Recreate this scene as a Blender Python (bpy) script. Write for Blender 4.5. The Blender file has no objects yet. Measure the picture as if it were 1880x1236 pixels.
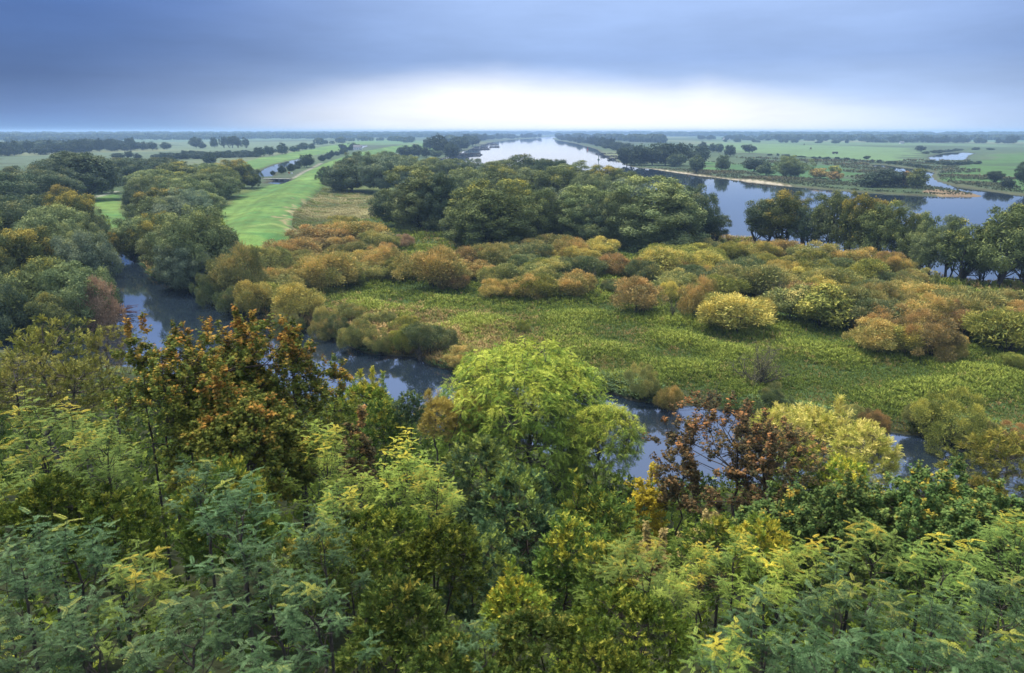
import bpy, math, random
import numpy as np
from mathutils import Vector

# ------------------------------------------------------------------ basics
sc = bpy.context.scene
COL = sc.collection
R = math.radians
HAZE, EXPO = 0.00017, 0.32
CAMZ, FPX, PW, PH = 30.0, 1358.0, 1880.0, 1236.0
PITCH = math.atan((618 - 241) / FPX)
cp, sp = math.cos(PITCH), math.sin(PITCH)

def ray(px, py):
    a, b = (px - 940) / FPX, (618 - py) / FPX
    return a, cp + b * sp, -sp + b * cp
def P(px, py, z=0.9):
    dx, dy, dz = ray(px, py); t = (z - CAMZ) / dz
    return dx * t, dy * t
def AT(px, py, D):
    dx, dy, dz = ray(px, py); t = D / dy
    return dx * t, CAMZ + dz * t
def depth(D, z): return D * cp + (CAMZ - z) * sp

def tag(o, label=None, cat=None, group=None, kind=None):
    if label: o['label'] = label
    if cat: o['category'] = cat
    if group: o['group'] = group
    if kind: o['kind'] = kind
    return o

class SineNoise:
    def __init__(s, seed, n=14, dim=3, f0=1.0, f1=3.0):
        g = np.random.default_rng(seed)
        k = g.normal(size=(n, dim)); k /= np.linalg.norm(k, axis=1)[:, None]
        s.k = k * g.uniform(f0, f1, (n, 1)); s.p = g.uniform(0, 6.28, n); s.n = n
    def __call__(s, x):
        out = np.zeros(len(x))
        for k, p in zip(s.k, s.p): out += np.sin(x @ k + p)
        return out / math.sqrt(s.n / 2)          # about unit variance

# ------------------------------------------------------------------ mesh builders
def mesh_from(name, V, F, attrs=None, mats=(), matidx=None, smooth=False):
    """V (n,3), F (m,k) uniform k; attrs = {name: per-face floats}"""
    V = np.ascontiguousarray(V, dtype=np.float32); F = np.ascontiguousarray(F, dtype=np.int32)
    me = bpy.data.meshes.new(name)
    m, k = F.shape
    me.vertices.add(len(V)); me.vertices.foreach_set('co', V.ravel())
    me.loops.add(m * k); me.loops.foreach_set('vertex_index', F.ravel())
    me.polygons.add(m)
    me.polygons.foreach_set('loop_start', np.arange(0, m * k, k, dtype=np.int32))
    me.polygons.foreach_set('loop_total', np.full(m, k, dtype=np.int32))
    if matidx is not None: me.polygons.foreach_set('material_index', np.asarray(matidx, dtype=np.int32))
    me.polygons.foreach_set('use_smooth', np.full(m, smooth, dtype=bool))
    for an, av in (attrs or {}).items():
        at = me.attributes.new(an, 'FLOAT', 'FACE'); at.data.foreach_set('value', np.asarray(av, dtype=np.float32))
    for mt in mats: me.materials.append(mt)
    me.update(calc_edges=True)
    return me

def ob(name, me, parent=None, mat=None):
    o = bpy.data.objects.new(name, me); COL.objects.link(o); o.parent = parent
    if mat is not None:
        if len(me.materials) == 0: me.materials.append(None)
        o.material_slots[0].link = 'OBJECT'; o.material_slots[0].material = mat
    return o

def unit(v): return v / np.maximum(np.linalg.norm(v, axis=-1, keepdims=True), 1e-9)

def scatter(TV, TF, O, A, N, S):
    """copies of a leaf template: TV (k,3) local x=along A, y=side, z=N."""
    A = unit(A); N = unit(N - (N * A).sum(1)[:, None] * A); B = np.cross(N, A)
    S = np.asarray(S).reshape(-1, 1, 1)
    V = O[:, None, :] + S * (TV[None, :, 0:1] * A[:, None, :] + TV[None, :, 1:2] * B[:, None, :] + TV[None, :, 2:3] * N[:, None, :])
    k = len(TV); M = len(O)
    F = TF[None] + (np.arange(M) * k)[:, None, None]
    return V.reshape(-1, 3), F.reshape(-1, 4)

def rhombus(c, u, v):
    c, u, v = map(np.asarray, (c, u, v)); return [c - u, c + v * 1.0 - u * .1, c + u, c - v - u * .1]

def tmpl(quads):
    V = np.array([p for q in quads for p in q], dtype=float); F = np.arange(len(V)).reshape(-1, 4)
    return V, F

def t_leaf(l=1.0, w=.35): return tmpl([rhombus((0, 0, 0), (l / 2, 0, 0), (0, w / 2, 0))])
def t_locust(n=8, droop=.5, seed=0):
    q = []; r = random.Random(seed)
    for i in range(n):
        s = .12 + .82 * i / (n - 1); z = -droop * s * s
        L = .17 * (1.0 - .45 * abs(s - .45) * 1.6)
        for sd in (-1, 1):
            a = .25 + r.uniform(-.1, .1)
            u = (L * .58 * math.sin(a), sd * L * .58 * math.cos(a), -.03 * r.random() - .012)
            c = (s + u[0], sd * .012 + u[1], z + u[2])
            q.append(rhombus(c, u, (.058, 0, .01 * sd)))
    s = 1.0; q.append(rhombus((1.06, 0, -droop), (.08, 0, -.03), (0, .045, 0)))
    q.append([(0, -.008, 0), (.5, -.006, -droop * .25), (.5, .006, -droop * .25), (0, .008, 0)])
    q.append([(.5, -.006, -droop * .25), (1, -.004, -droop), (1, .004, -droop), (.5, .006, -droop * .25)])
    return tmpl(q)
def t_maple():
    q = []
    for ang, L, w in ((0, 1.0, .30), (55, .86, .26), (-55, .86, .26), (115, .5, .17), (-115, .5, .17)):
        a = R(ang); d = np.array((math.cos(a), math.sin(a), 0)); n = np.array((-d[1], d[0], 0))
        c0 = np.array((.0, 0, 0)); z = -.12 * (abs(ang) > 1) - .05
        q.append([c0, d * L * .45 - n * w + (0, 0, z * .5), d * L + (0, 0, z * 1.6), d * L * .45 + n * w + (0, 0, z * .5)])
    return tmpl(q)
def t_sprig(n=9, w=.12, ll=.42, seed=1, droop=.3, spread=.9):
    q = []; r = random.Random(seed)
    for i in range(n):
        s = .08 + .92 * i / n; z = -droop * s * s; sd = (-1) ** i
        a = spread * (1 - .5 * s) * r.uniform(.7, 1.2) * sd
        d = np.array((math.cos(a), math.sin(a), r.uniform(-.35, .15))); d /= np.linalg.norm(d)
        nn = unit(np.cross(d, np.array((r.uniform(-.5, .5), r.uniform(-.5, .5), 1.)))[None])[0]
        q.append(rhombus(np.array((s, 0, z)) + d * ll / 2, d * ll / 2, nn * w / 2))
    q.append([(0, -.006, 0), (1, -.003, -droop), (1, .003, -droop), (0, .006, 0)])
    return tmpl(q)
def t_strand(n=16, seed=3):
    q = []; r = random.Random(seed)                    # hangs along +x
    for i in range(n):
        s = i / n; a = r.uniform(-.55, .55); b = r.uniform(-.55, .55)
        d = unit(np.array((1., a, b))[None])[0]; nn = unit(np.cross(d, (r.uniform(-1, 1), r.uniform(-1, 1), .2))[None])[0]
        q.append(rhombus(np.array((s, .03 * math.sin(s * 5), 0)) + d * .07, d * .10, nn * .03))
    return tmpl(q)

def tubes(segs, sides=5):
    """segs: list of (p0,p1,r0,r1)"""
    a = np.array([s[0] for s in segs], float); b = np.array([s[1] for s in segs], float)
    r0 = np.array([s[2] for s in segs]); r1 = np.array([s[3] for s in segs])
    d = unit(b - a); ref = np.where(np.abs(d[:, 2:3]) > .9, np.array([[1., 0, 0]]), np.array([[0, 0, 1.]]))
    u = unit(np.cross(d, ref)); v = np.cross(d, u)
    th = np.arange(sides) * 2 * math.pi / sides
    ring = np.cos(th)[None, :, None] * u[:, None, :] + np.sin(th)[None, :, None] * v[:, None, :]
    V = np.concatenate([a[:, None, :] + ring * r0[:, None, None], b[:, None, :] + ring * r1[:, None, None]], 1)
    i = np.arange(sides); j = (i + 1) % sides
    T = np.stack([i, j, j + sides, i + sides], 1)
    F = T[None] + (np.arange(len(segs)) * 2 * sides)[:, None, None]
    return V.reshape(-1, 3), F.reshape(-1, 4)

def limb(rng, p0, p1, r0, r1, n=4, bow=.12, up=0.0):
    p0 = np.array(p0, float); p1 = np.array(p1, float); L = np.linalg.norm(p1 - p0)
    off = rng.normal(size=3) * bow * L; off[2] = off[2] * .4 - up * L
    pts = []
    for i in range(n + 1):
        t = i / n; pts.append(p0 + (p1 - p0) * t + off * math.sin(math.pi * t) + rng.normal(size=3) * .02 * L * (0 < i < n))
    rs = [r0 + (r1 - r0) * i / n for i in range(n + 1)]
    return [(pts[i], pts[i + 1], rs[i], rs[i + 1]) for i in range(n)], pts

# ------------------------------------------------------------------ materials
class NT:
    def __init__(s, nt): s.nt = nt; s.nt.nodes.clear()
    def n(s, t, **kw):
        nd = s.nt.nodes.new(t)
        for k, v in kw.items(): setattr(nd, k, v)
        return nd
    def l(s, a, b): s.nt.links.new(a, b)
    def m(s, op, a, b=None, c=None, clamp=False):
        nd = s.n('ShaderNodeMath', operation=op, use_clamp=clamp)
        for i, x in enumerate((a, b, c)):
            if x is None: continue
            if isinstance(x, (int, float)): nd.inputs[i].default_value = x
            else: s.l(x, nd.inputs[i])
        return nd.outputs[0]
    def ss(s, x, lo, hi):
        nd = s.n('ShaderNodeMapRange', interpolation_type='SMOOTHSTEP')
        s.l(x, nd.inputs[0]); nd.inputs[1].default_value = lo; nd.inputs[2].default_value = hi
        return nd.outputs[0]
    def mix(s, f, a, b, blend='MIX'):
        nd = s.n('ShaderNodeMix', data_type='RGBA', blend_type=blend)
        for i, x in ((0, f), (6, a), (7, b)):
            if isinstance(x, (int, float)): nd.inputs[i].default_value = x
            elif isinstance(x, (tuple, list)): nd.inputs[i].default_value = (*x[:3], 1)
            else: s.l(x, nd.inputs[i])
        return nd.outputs[2]
    def ramp(s, x, stops, interp='LINEAR'):
        nd = s.n('ShaderNodeValToRGB'); cr = nd.color_ramp; cr.interpolation = interp
        while len(cr.elements) < len(stops): cr.elements.new(.5)
        for e, (p, c) in zip(cr.elements, stops): e.position = p; e.color = (*c[:3], 1)
        s.l(x, nd.inputs[0]); return nd.outputs[0]
    def noise(s, vec, scale, detail=3, rough=.55, dim='3D'):
        nd = s.n('ShaderNodeTexNoise', noise_dimensions=dim)
        nd.inputs['Scale'].default_value = scale; nd.inputs['Detail'].default_value = detail; nd.inputs['Roughness'].default_value = rough
        if vec is not None: s.l(vec, nd.inputs['Vector'])
        return nd.outputs[0]

def srgb(r, g, b):
    f = lambda c: (c / 255 / 12.92) if c / 255 <= .04045 else ((c / 255 + .055) / 1.055) ** 2.4
    return f(r), f(g), f(b)

def leaf_mat(name, cols, tops=None, top_lo=.45, top_hi=.8, trans=.14, rough=.75, spec=.08, patch=1.0, wob=1.1):
    """cols: ramp of leaf colours over the per-leaf tint; tops: colours of the leaves that turned, at the crown's top"""
    mt = bpy.data.materials.new(name); mt.use_nodes = True; g = NT(mt.node_tree)
    out = g.n('ShaderNodeOutputMaterial')
    ti = g.n('ShaderNodeAttribute', attribute_name='tint').outputs['Fac']
    stops = [(.1 + .8 * i / max(1, len(cols) - 1), c) for i, c in enumerate(cols)]
    c = g.ramp(ti, stops)
    if tops:
        tp = g.n('ShaderNodeAttribute', attribute_name='top').outputs['Fac']
        oi = g.n('ShaderNodeObjectInfo')
        geo = g.n('ShaderNodeNewGeometry')
        nz = g.noise(geo.outputs['Position'], .35 * patch, 2)
        x = g.m('ADD', tp, g.m('MULTIPLY', g.m('SUBTRACT', nz, .5), wob))
        x = g.m('ADD', x, g.m('MULTIPLY', g.m('SUBTRACT', ti, .5), .45))
        f = g.ss(x, top_lo, top_hi)
        c2 = g.ramp(ti, [(.1 + .8 * i / max(1, len(tops) - 1), q) for i, q in enumerate(tops)])
        c = g.mix(f, c, c2)
    oi = g.n('ShaderNodeObjectInfo')
    hs = g.n('ShaderNodeHueSaturation')
    g.l(c, hs.inputs['Color'])
    g.l(g.m('ADD', .4915, g.m('MULTIPLY', oi.outputs['Random'], .017)), hs.inputs['Hue'])
    g.l(g.m('ADD', .86, g.m('MULTIPLY', oi.outputs['Random'], .3)), hs.inputs['Value'])
    b = g.n('ShaderNodeBsdfPrincipled'); b.inputs['Roughness'].default_value = rough
    b.inputs['Specular IOR Level'].default_value = spec
    g.l(hs.outputs[0], b.inputs['Base Color'])
    t = g.n('ShaderNodeBsdfTranslucent'); g.l(hs.outputs[0], t.inputs['Color'])
    mx = g.n('ShaderNodeMixShader'); mx.inputs[0].default_value = trans
    g.l(b.outputs[0], mx.inputs[1]); g.l(t.outputs[0], mx.inputs[2]); g.l(mx.outputs[0], out.inputs[0])
    return mt

def simple_mat(name, col, rough=.8, noise=.0, scale=3., col2=None, spec=.3):
    mt = bpy.data.materials.new(name); mt.use_nodes = True; g = NT(mt.node_tree)
    out = g.n('ShaderNodeOutputMaterial'); b = g.n('ShaderNodeBsdfPrincipled')
    tc = g.n('ShaderNodeTexCoord'); nz = g.noise(tc.outputs['Object'], scale, 4)
    c = g.mix(g.ss(nz, .35, .65), col, col2 or tuple(x * .6 for x in col))
    g.l(c, b.inputs['Base Color']); b.inputs['Roughness'].default_value = rough
    b.inputs['Specular IOR Level'].default_value = spec
    g.l(b.outputs[0], out.inputs[0]); return mt

BARK = simple_mat('bark', (.075, .06, .045), .9, col2=(.03, .025, .02), scale=6)
BARK_GREY = simple_mat('grey bark', (.13, .115, .09), .9, col2=(.06, .05, .04), scale=5)
L = {}
def LM(k, *a, **kw): L[k] = leaf_mat('leaves ' + k, *a, **kw)
LM('willow', [(0.110, 0.150, 0.060), (0.177, 0.219, 0.085), (0.260, 0.298, 0.122)], [(0.284, 0.314, 0.100), (0.368, 0.377, 0.114)], .75, 1.2)
LM('willow_dark', [(0.067, 0.105, 0.053), (0.108, 0.149, 0.075), (0.158, 0.202, 0.105)], [(0.209, 0.224, 0.075), (0.269, 0.254, 0.090)], .8, 1.25)
LM('willow_yellow', [(0.098, 0.127, 0.046), (0.149, 0.184, 0.063), (0.207, 0.241, 0.081)], [(0.345, 0.322, 0.057), (0.437, 0.380, 0.069)], .78, 1.2)
LM('willow_gold', [(.09, .115, .04), (.15, .165, .05)], [(.36, .29, .055), (.44, .34, .07)], .6, 1.0)
LM('willow_blue', [(0.110, 0.153, 0.090), (0.177, 0.231, 0.132), (0.260, 0.301, 0.178)], [(0.284, 0.323, 0.124), (0.335, 0.354, 0.137)], .8, 1.2)
LM('far', [(.035, .055, .035), (.055, .08, .045), (.08, .11, .055)])
LM('far_light', [(.07, .10, .05), (.11, .15, .07), (.15, .18, .08)])
LM('shrub_orange', [(0.203, 0.216, 0.064), (0.361, 0.297, 0.086), (0.505, 0.375, 0.115)], [(0.605, 0.389, 0.122), (0.721, 0.476, 0.144)], .5, 1.1, wob=1.7, patch=2)
LM('shrub_gold', [(0.216, 0.244, 0.064), (0.389, 0.361, 0.086), (0.549, 0.461, 0.115)], [(0.693, 0.519, 0.122), (0.750, 0.605, 0.144)], .45, 1.0, wob=1.6, patch=2)
LM('shrub_rust', [(0.188, 0.172, 0.072), (0.317, 0.244, 0.086), (0.432, 0.310, 0.109)], [(0.549, 0.333, 0.115), (0.635, 0.389, 0.130)], .5, 1.1, wob=1.7, patch=2)
LM('shrub_olive', [(0.158, 0.180, 0.058), (0.244, 0.260, 0.080), (0.346, 0.338, 0.109)], [(0.476, 0.389, 0.109), (0.549, 0.432, 0.130)], .55, 1.15, wob=1.8, patch=2)
LM('shrub_yellow', [(0.134, 0.168, 0.039), (0.246, 0.263, 0.056), (0.370, 0.358, 0.078)], [(0.470, 0.426, 0.078), (0.560, 0.482, 0.101)], .6, 1.15, wob=1.6, patch=2)
LM('shrub_green', [(0.101, 0.140, 0.050), (0.151, 0.190, 0.073), (0.213, 0.246, 0.106)], [(0.302, 0.280, 0.090), (0.370, 0.314, 0.101)], .6, 1.2, wob=1.7, patch=2)
LM('shrub_pink', [(.36, .24, .13), (.50, .34, .19), (.62, .44, .26)])

# ------------------------------------------------------------------ plan of the place (traced, then laid on the plain in metres)
def poly(pts, z=0.0): return np.array([P(x, y, z) for x, y in pts])
NEAR = [(-190, 118), (-120, 112), (-62, 97), (-15, 78), (12, 59), (40, 54), (70, 49), (130, 40), (200, 30)]
chan_far = [(206, 432), (214, 431), (222, 445), (232, 462), (252, 480), (264, 500), (300, 518), (350, 530), (395, 558), (430, 572),
            (480, 590), (520, 598), (560, 602), (600, 614), (640, 634), (700, 652), (760, 664), (830, 678), (880, 694), (960, 704),
            (1060, 712), (1110, 718), (1150, 727), (1210, 744), (1290, 750), (1380, 764), (1480, 786), (1560, 796), (1640, 800),
            (1700, 806), (1800, 812), (1880, 814), (2080, 826), (2400, 850)]
chan_left = [(-200, 566), (0, 580), (120, 588), (214, 580), (222, 568), (214, 540), (202, 510), (188, 488), (176, 474), (205, 466), (212, 455), (206, 440)]
CHANNEL = np.concatenate([poly(chan_far), np.array(NEAR[::-1], float), poly(chan_left)])
RIVER = poly([(1012, 250.2), (990, 253.5), (940, 257), (905, 261), (872, 271), (850, 279), (826, 288), (780, 300), (830, 312), (1000, 335), (1150, 365),
              (1300, 420), (1348, 444), (1400, 453), (1500, 470), (1600, 488), (1680, 500), (1740, 514), (1830, 524), (1900, 530), (2100, 545), (2500, 575),
              (2700, 470), (2100, 384), (1950, 368), (1880, 360), (1850, 356), (1800, 349), (1745, 341), (1716, 332), (1709, 324), (1716, 317), (1690, 312), (1650, 307),
              (1618, 302.5), (1600, 303), (1606, 308), (1640, 313), (1660, 322), (1690, 334), (1702, 342), (1745, 348), (1770, 352), (1808, 361.5), (1740, 361.5), (1680, 359), (1620, 356),
              (1560, 352), (1500, 347), (1440, 341), (1400, 336), (1330, 328.5), (1270, 321), (1200, 311), (1160, 307), (1142, 300), (1128, 294), (1108, 284), (1096, 275),
              (1080, 270), (1052, 263), (1020, 257.5), (1012, 254.5), (1024, 251.5), (1040, 250.2)])
POND = poly([(1705, 290), (1714, 295.5), (1740, 295), (1770, 294.5), (1776, 286), (1790, 281.5), (1765, 279.5), (1742, 281), (1722, 284.5)])
CANAL = poly([(473, 319), (480, 326), (497, 325), (505, 317), (520, 308), (545, 300), (556, 295), (556, 291), (535, 295), (505, 303), (486, 311)])
CANAL2 = poly([(640, 276), (650, 277), (675, 268), (668, 266.5)])
BASIN = poly([(490, 337), (512, 340), (535, 334), (528, 331), (505, 331)])
BODIES = [('side_channel', CHANNEL), ('river', RIVER), ('pond', POND), ('drainage_canal', CANAL), ('far_drainage_canal', CANAL2), ('sluice_basin', BASIN)]
LAWN = poly([(438, 462), (398, 392), (440, 362), (500, 338), (540, 329), (560, 318), (605, 300), (640, 287), (700, 275), (740, 266), (800, 264),
             (820, 262), (800, 282), (720, 280), (640, 305), (604, 328), (592, 345), (562, 375), (535, 400), (530, 424), (552, 436), (520, 452), (470, 462)], .9)
LAWN2 = poly([(440, 300), (480, 290), (520, 283), (580, 272), (640, 262), (680, 259), (700, 262), (650, 267), (620, 277), (560, 289), (500, 301), (470, 312), (446, 314)], .9)
LAWN3 = poly([(150, 366), (208, 350), (226, 392), (236, 420), (222, 428), (204, 420), (196, 396)], .9)
STRAW = poly([(600, 348), (690, 360), (705, 385), (690, 402), (640, 402), (580, 415), (540, 436), (528, 422), (536, 400), (564, 376)], .9)
FIELD = [(poly([(1290, 262), (1430, 264), (1560, 268), (1680, 272), (1690, 280), (1640, 300), (1540, 292), (1400, 282), (1300, 276)], .9), (.17, .235, .10)),
         (poly([(1300, 257.5), (1700, 263), (1880, 266), (1880, 270), (1500, 266), (1280, 261)], .9), (.15, .20, .10)),
         (poly([(1720, 330), (1712, 322), (1760, 305), (1810, 284), (1900, 278), (2300, 285), (2300, 372), (1880, 350), (1800, 334)], .9), (.10, .165, .05)),
         (poly([(1790, 300), (1880, 297), (2300, 300), (2300, 318), (1880, 312)], .9), (.085, .12, .05)),
         (poly([(1400, 300), (1560, 304), (1590, 318), (1560, 332), (1400, 322), (1290, 305)], .9), (.085, .15, .055)),
         (poly([(1290, 297), (1330, 300), (1340, 318), (1290, 314)], .9), (.11, .19, .06)),
         (poly([(300, 262), (600, 260), (640, 263), (520, 280), (300, 276)], .9), (.17, .20, .12)),
         (poly([(0, 290), (170, 280), (420, 276), (540, 268), (560, 273), (430, 284), (200, 300), (0, 306)], .9), (.13, .155, .09)),
         (poly([(0, 268), (0, 262), (300, 255), (560, 252), (600, 256), (300, 262)], .9), (.14, .19, .12)),
         (poly([(620, 258), (700, 256), (800, 259), (830, 262), (700, 266)], .9), (.14, .21, .09)),
         (poly([(1280, 252), (1880, 256), (2300, 258), (2300, 262), (1880, 261.5), (1300, 256)], .9), (.13, .19, .11))]

def seg_d(X, Y, A, B, lim=None):
    d = np.full(X.shape, 1e9)
    for (ax, ay), (bx, by) in zip(A, B):
        ex, ey = bx - ax, by - ay; q = ex * ex + ey * ey + 1e-9
        t = np.clip(((X - ax) * ex + (Y - ay) * ey) / q, 0, 1)
        d = np.minimum(d, (X - ax - t * ex) ** 2 + (Y - ay - t * ey) ** 2)
    return np.sqrt(d)
def inside(X, Y, pl):
    r = np.zeros(X.shape, bool); n = len(pl)
    for i in range(n):
        (ax, ay), (bx, by) = pl[i], pl[(i + 1) % n]
        if ay == by: continue
        r ^= ((ay > Y) != (by > Y)) & (X < (bx - ax) * (Y - ay) / (by - ay) + ax)
    return r
def sdf(X, Y, pl):
    d = seg_d(X, Y, pl, np.roll(pl, -1, 0)); return np.where(inside(X, Y, pl), -d, d)

nz_a = SineNoise(1, 16, 2, .02, .12); nz_b = SineNoise(2, 18, 2, .15, .7); nz_c = SineNoise(3, 12, 2, .003, .015); nz_d = SineNoise(8, 22, 2, .5, 2.2)
shore = lambda X, Y: nz_b(np.stack([X, Y], -1)) * .45 + nz_d(np.stack([X, Y], -1)) * .25
def water_sdf(X, Y, names=None):
    d = np.full(X.shape, 1e9); w = shore(X, Y)
    for nm, pl in BODIES: d = np.minimum(d, sdf(X, Y, pl))
    return d + w
NX, NY = np.array([p[0] for p in NEAR], float), np.array([p[1] for p in NEAR], float)
DIKE = [P(470, 440), P(520, 372), P(575, 330), P(625, 298), P(690, 275), P(790, 264)]
sst_ = lambda x, lo, hi: (lambda t: t * t * (3 - 2 * t))(np.clip((x - lo) / (hi - lo), 0, 1))
def height(X, Y, wd=None):
    if wd is None: wd = water_sdf(X, Y)
    XY = np.stack([X, Y], -1)
    D = np.hypot(X, Y)
    land = .95 + .18 * nz_a(XY) + np.where(D < 260, .1 * nz_b(XY), 0)
    land = np.maximum(land, .5)
    dk = seg_d(X, Y, DIKE[:-1], DIKE[1:]); land = .95 + (land - .95) * (.12 + .88 * sst_(dk, 18, 40)); land = land + 2.2 * np.exp(-(dk / 11) ** 4)
    s = np.where(D > 500, 4., 1.6)
    z = np.where(wd > 0, land * (1 - np.exp(-wd / s)) , np.maximum(-2.2, wd * .5))
    # the bluff the photograph is taken from
    foot = np.interp(X, NX, NY) - 4
    t = np.clip((Y - 1.5) / np.maximum(foot - 1.5, 1), 0, 1)
    hill = 22.0 * (1 - t) ** 1.45
    hill = hill * (1 + .035 * nz_b(XY) * (t > .02) * (t < 1)) 
    z = z + np.where(Y < foot, hill, 0)
    return z
def hz(x, y): return float(height(np.array([x], float), np.array([y], float))[0])

# ------------------------------------------------------------------ terrain
fine = np.radians(np.arange(-52, 52.01, .17)); coarse = np.radians(np.arange(60, 301, 8.))
TH = np.concatenate([fine, coarse]); nt_ = len(TH)
RR = np.concatenate([[.6], 1.2 * 1.0115 ** np.arange(0, 812)]); RR = RR[RR < 12500]; nr = len(RR)
GX = (RR[:, None] * np.sin(TH)[None]).ravel(); GY = (RR[:, None] * np.cos(TH)[None]).ravel()
WD = np.full(GX.shape, 1e9); BD = {}
for nm, pl in BODIES:
    BD[nm] = sdf(GX, GY, pl); WD = np.minimum(WD, BD[nm])
SH = shore(GX, GY); WD = WD + SH
GZ = height(GX, GY, WD)
i, j = np.meshgrid(np.arange(nr - 1), np.arange(nt_), indexing='ij'); j2 = (j + 1) % nt_
GF = np.stack([i * nt_ + j, i * nt_ + j2, (i + 1) * nt_ + j2, (i + 1) * nt_ + j], -1).reshape(-1, 4)[:, ::-1]
GXY = np.stack([GX, GY], -1); GD = np.hypot(GX, GY)
n1 = nz_a(GXY); n2 = nz_c(GXY); n3 = nz_b(GXY)
def lerp(a, b, f): return a + (np.asarray(b) - a) * f[:, None]
sst = lambda x, lo, hi: (lambda t: t * t * (3 - 2 * t))(np.clip((x - lo) / (hi - lo), 0, 1))
C = np.tile(np.array([.045, .075, .022]), (len(GX), 1))
C = lerp(C, (.10, .125, .04), sst(n1, .2, 1.4)); C = lerp(C, (.045, .075, .028), sst(-n1, .4, 1.6))
far = sst(GD, 380, 520)
Cf = np.tile(np.array([.06, .09, .045]), (len(GX), 1)); Cf = lerp(Cf, (.06, .08, .045), sst(n2, 0., 1.0)); Cf = lerp(Cf, (.13, .15, .08), sst(-n2, .3, 1.3))
C = C * (1 - far[:, None]) + Cf * far[:, None]
for pl, c in FIELD:
    sd = sdf(GX, GY, pl); w = np.clip(GD * .012, .5, 25); C = lerp(C, np.array(c) * [.62, .72, .72], sst(-(sd + w * n1), 0, w))
for pl in (LAWN, LAWN2, LAWN3):
    sd = sdf(GX, GY, pl) + .8 * n3
    lc = lerp(np.tile(np.array([.085, .155, .042]), (len(GX), 1)), (.12, .195, .05), sst(n1, -.3, 1.4))
    lc = lerp(lc, (.065, .145, .042), sst(-n3, .5, 1.8)); lc = lc * (1 + .07 * np.sin(seg_d(GX, GY, DIKE[:-1], DIKE[1:]) * 1.15) + .06 * nz_d(GXY))[:, None]; f = sst(-sd, -.8, .8); C = C * (1 - f[:, None]) + lc * f[:, None]
# wheel tracks and the foot of the embankment
trk = [P(452, 425), P(478, 392), P(520, 356), P(562, 324), P(600, 302)]
td = seg_d(GX, GY, trk[:-1], trk[1:]); C = lerp(C, (.075, .13, .03), .75 * np.maximum(np.exp(-((td - 1.1) / .45) ** 2), np.exp(-((td + 0) / .25) ** 2) * .0))
trk2 = [P(548, 434), P(500, 424), P(460, 430)]
td = seg_d(GX, GY, trk2[:-1], trk2[1:]); C = lerp(C, (.20, .26, .08), .7 * np.exp(-(td / 1.2) ** 2))
gr = [P(540, 328), P(556, 317), P(572, 310), P(590, 300)]
td = seg_d(GX, GY, gr[:-1], gr[1:]); C = lerp(C, (.24, .22, .18), .8 * np.exp(-(td / 1.6) ** 4))
pth = [P(120, 378), P(165, 363), P(190, 357), P(212, 351)]
td = seg_d(GX, GY, pth[:-1], pth[1:]); C = lerp(C, (.30, .31, .24), .9 * np.exp(-(td / 1.8) ** 4))
sd = sdf(GX, GY, STRAW) + 2.2 * n3; f = sst(-sd, -2, 2)
C = lerp(C, (.24, .215, .10), f * sst(n3 + n1, -.8, .6)); C = lerp(C, (.30, .215, .13), np.exp(-(np.abs(sd + 0) / .9) ** 2) * (GY < 330) * (GX < -60) * .7)
# shores: mud by the side channel, pale sand along the river's far bank
onriv = (np.abs(BD['river'] + SH - WD) < 1e-6); C = lerp(C, (.07, .075, .04), onriv * sst(-WD, -6, -1) * (GD > 200))
mud = (~onriv) & (WD < 3.5); C[mud] = C[mud] * .5 + np.array([.05, .04, .03]) * .5
C = lerp(C, (.035, .028, .02), sst(-WD, -.7, .3) * (~onriv))
sand = onriv & (GX > 20) & (GD > 200) & (940 + FPX * GX / (GY * cp + CAMZ * sp) > 1180) & (940 + FPX * GX / (GY * cp + CAMZ * sp) < 1450); wS = np.clip(2.0 + 1.6 * n2 + 1.0 * n1, .8, 6.5)
pxs = 940 + FPX * GX / (GY * cp + (CAMZ) * sp)
wS = np.where((pxs < 1440) & (pxs > 1200), wS * .55 + .3, wS * .05)
C = lerp(C, (.34, .30, .22), sand * sst(-WD, -wS, -wS * .6)); C = lerp(C, (.10, .095, .05), sand * (1 - sst(-WD, -wS * .6, 0) * 1.0) * sst(-WD, -wS - 5, -wS - 2) * (sst(-WD, -wS, -wS * .6) < .5))
spit = sdf(GX, GY, poly([(1690, 356), (1700, 350), (1745, 352), (1815, 361), (1815, 364), (1740, 363)], 0)); C = lerp(C, (.20, .145, .085), sst(-spit, -.2, 1) * (WD > -1))
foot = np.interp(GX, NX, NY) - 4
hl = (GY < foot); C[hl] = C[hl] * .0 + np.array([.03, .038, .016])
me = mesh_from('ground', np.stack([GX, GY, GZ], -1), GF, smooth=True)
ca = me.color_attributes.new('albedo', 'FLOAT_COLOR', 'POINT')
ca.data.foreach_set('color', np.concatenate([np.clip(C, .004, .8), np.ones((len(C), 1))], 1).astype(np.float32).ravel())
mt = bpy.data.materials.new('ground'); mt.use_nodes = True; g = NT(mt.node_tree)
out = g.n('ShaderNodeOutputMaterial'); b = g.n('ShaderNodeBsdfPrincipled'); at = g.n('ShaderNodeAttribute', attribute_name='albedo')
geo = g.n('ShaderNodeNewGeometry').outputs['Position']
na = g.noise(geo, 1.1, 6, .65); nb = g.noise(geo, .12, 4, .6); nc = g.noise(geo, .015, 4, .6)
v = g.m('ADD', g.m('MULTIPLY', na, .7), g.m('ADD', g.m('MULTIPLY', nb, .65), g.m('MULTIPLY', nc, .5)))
hs = g.n('ShaderNodeHueSaturation'); g.l(at.outputs['Color'], hs.inputs['Color'])
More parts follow.
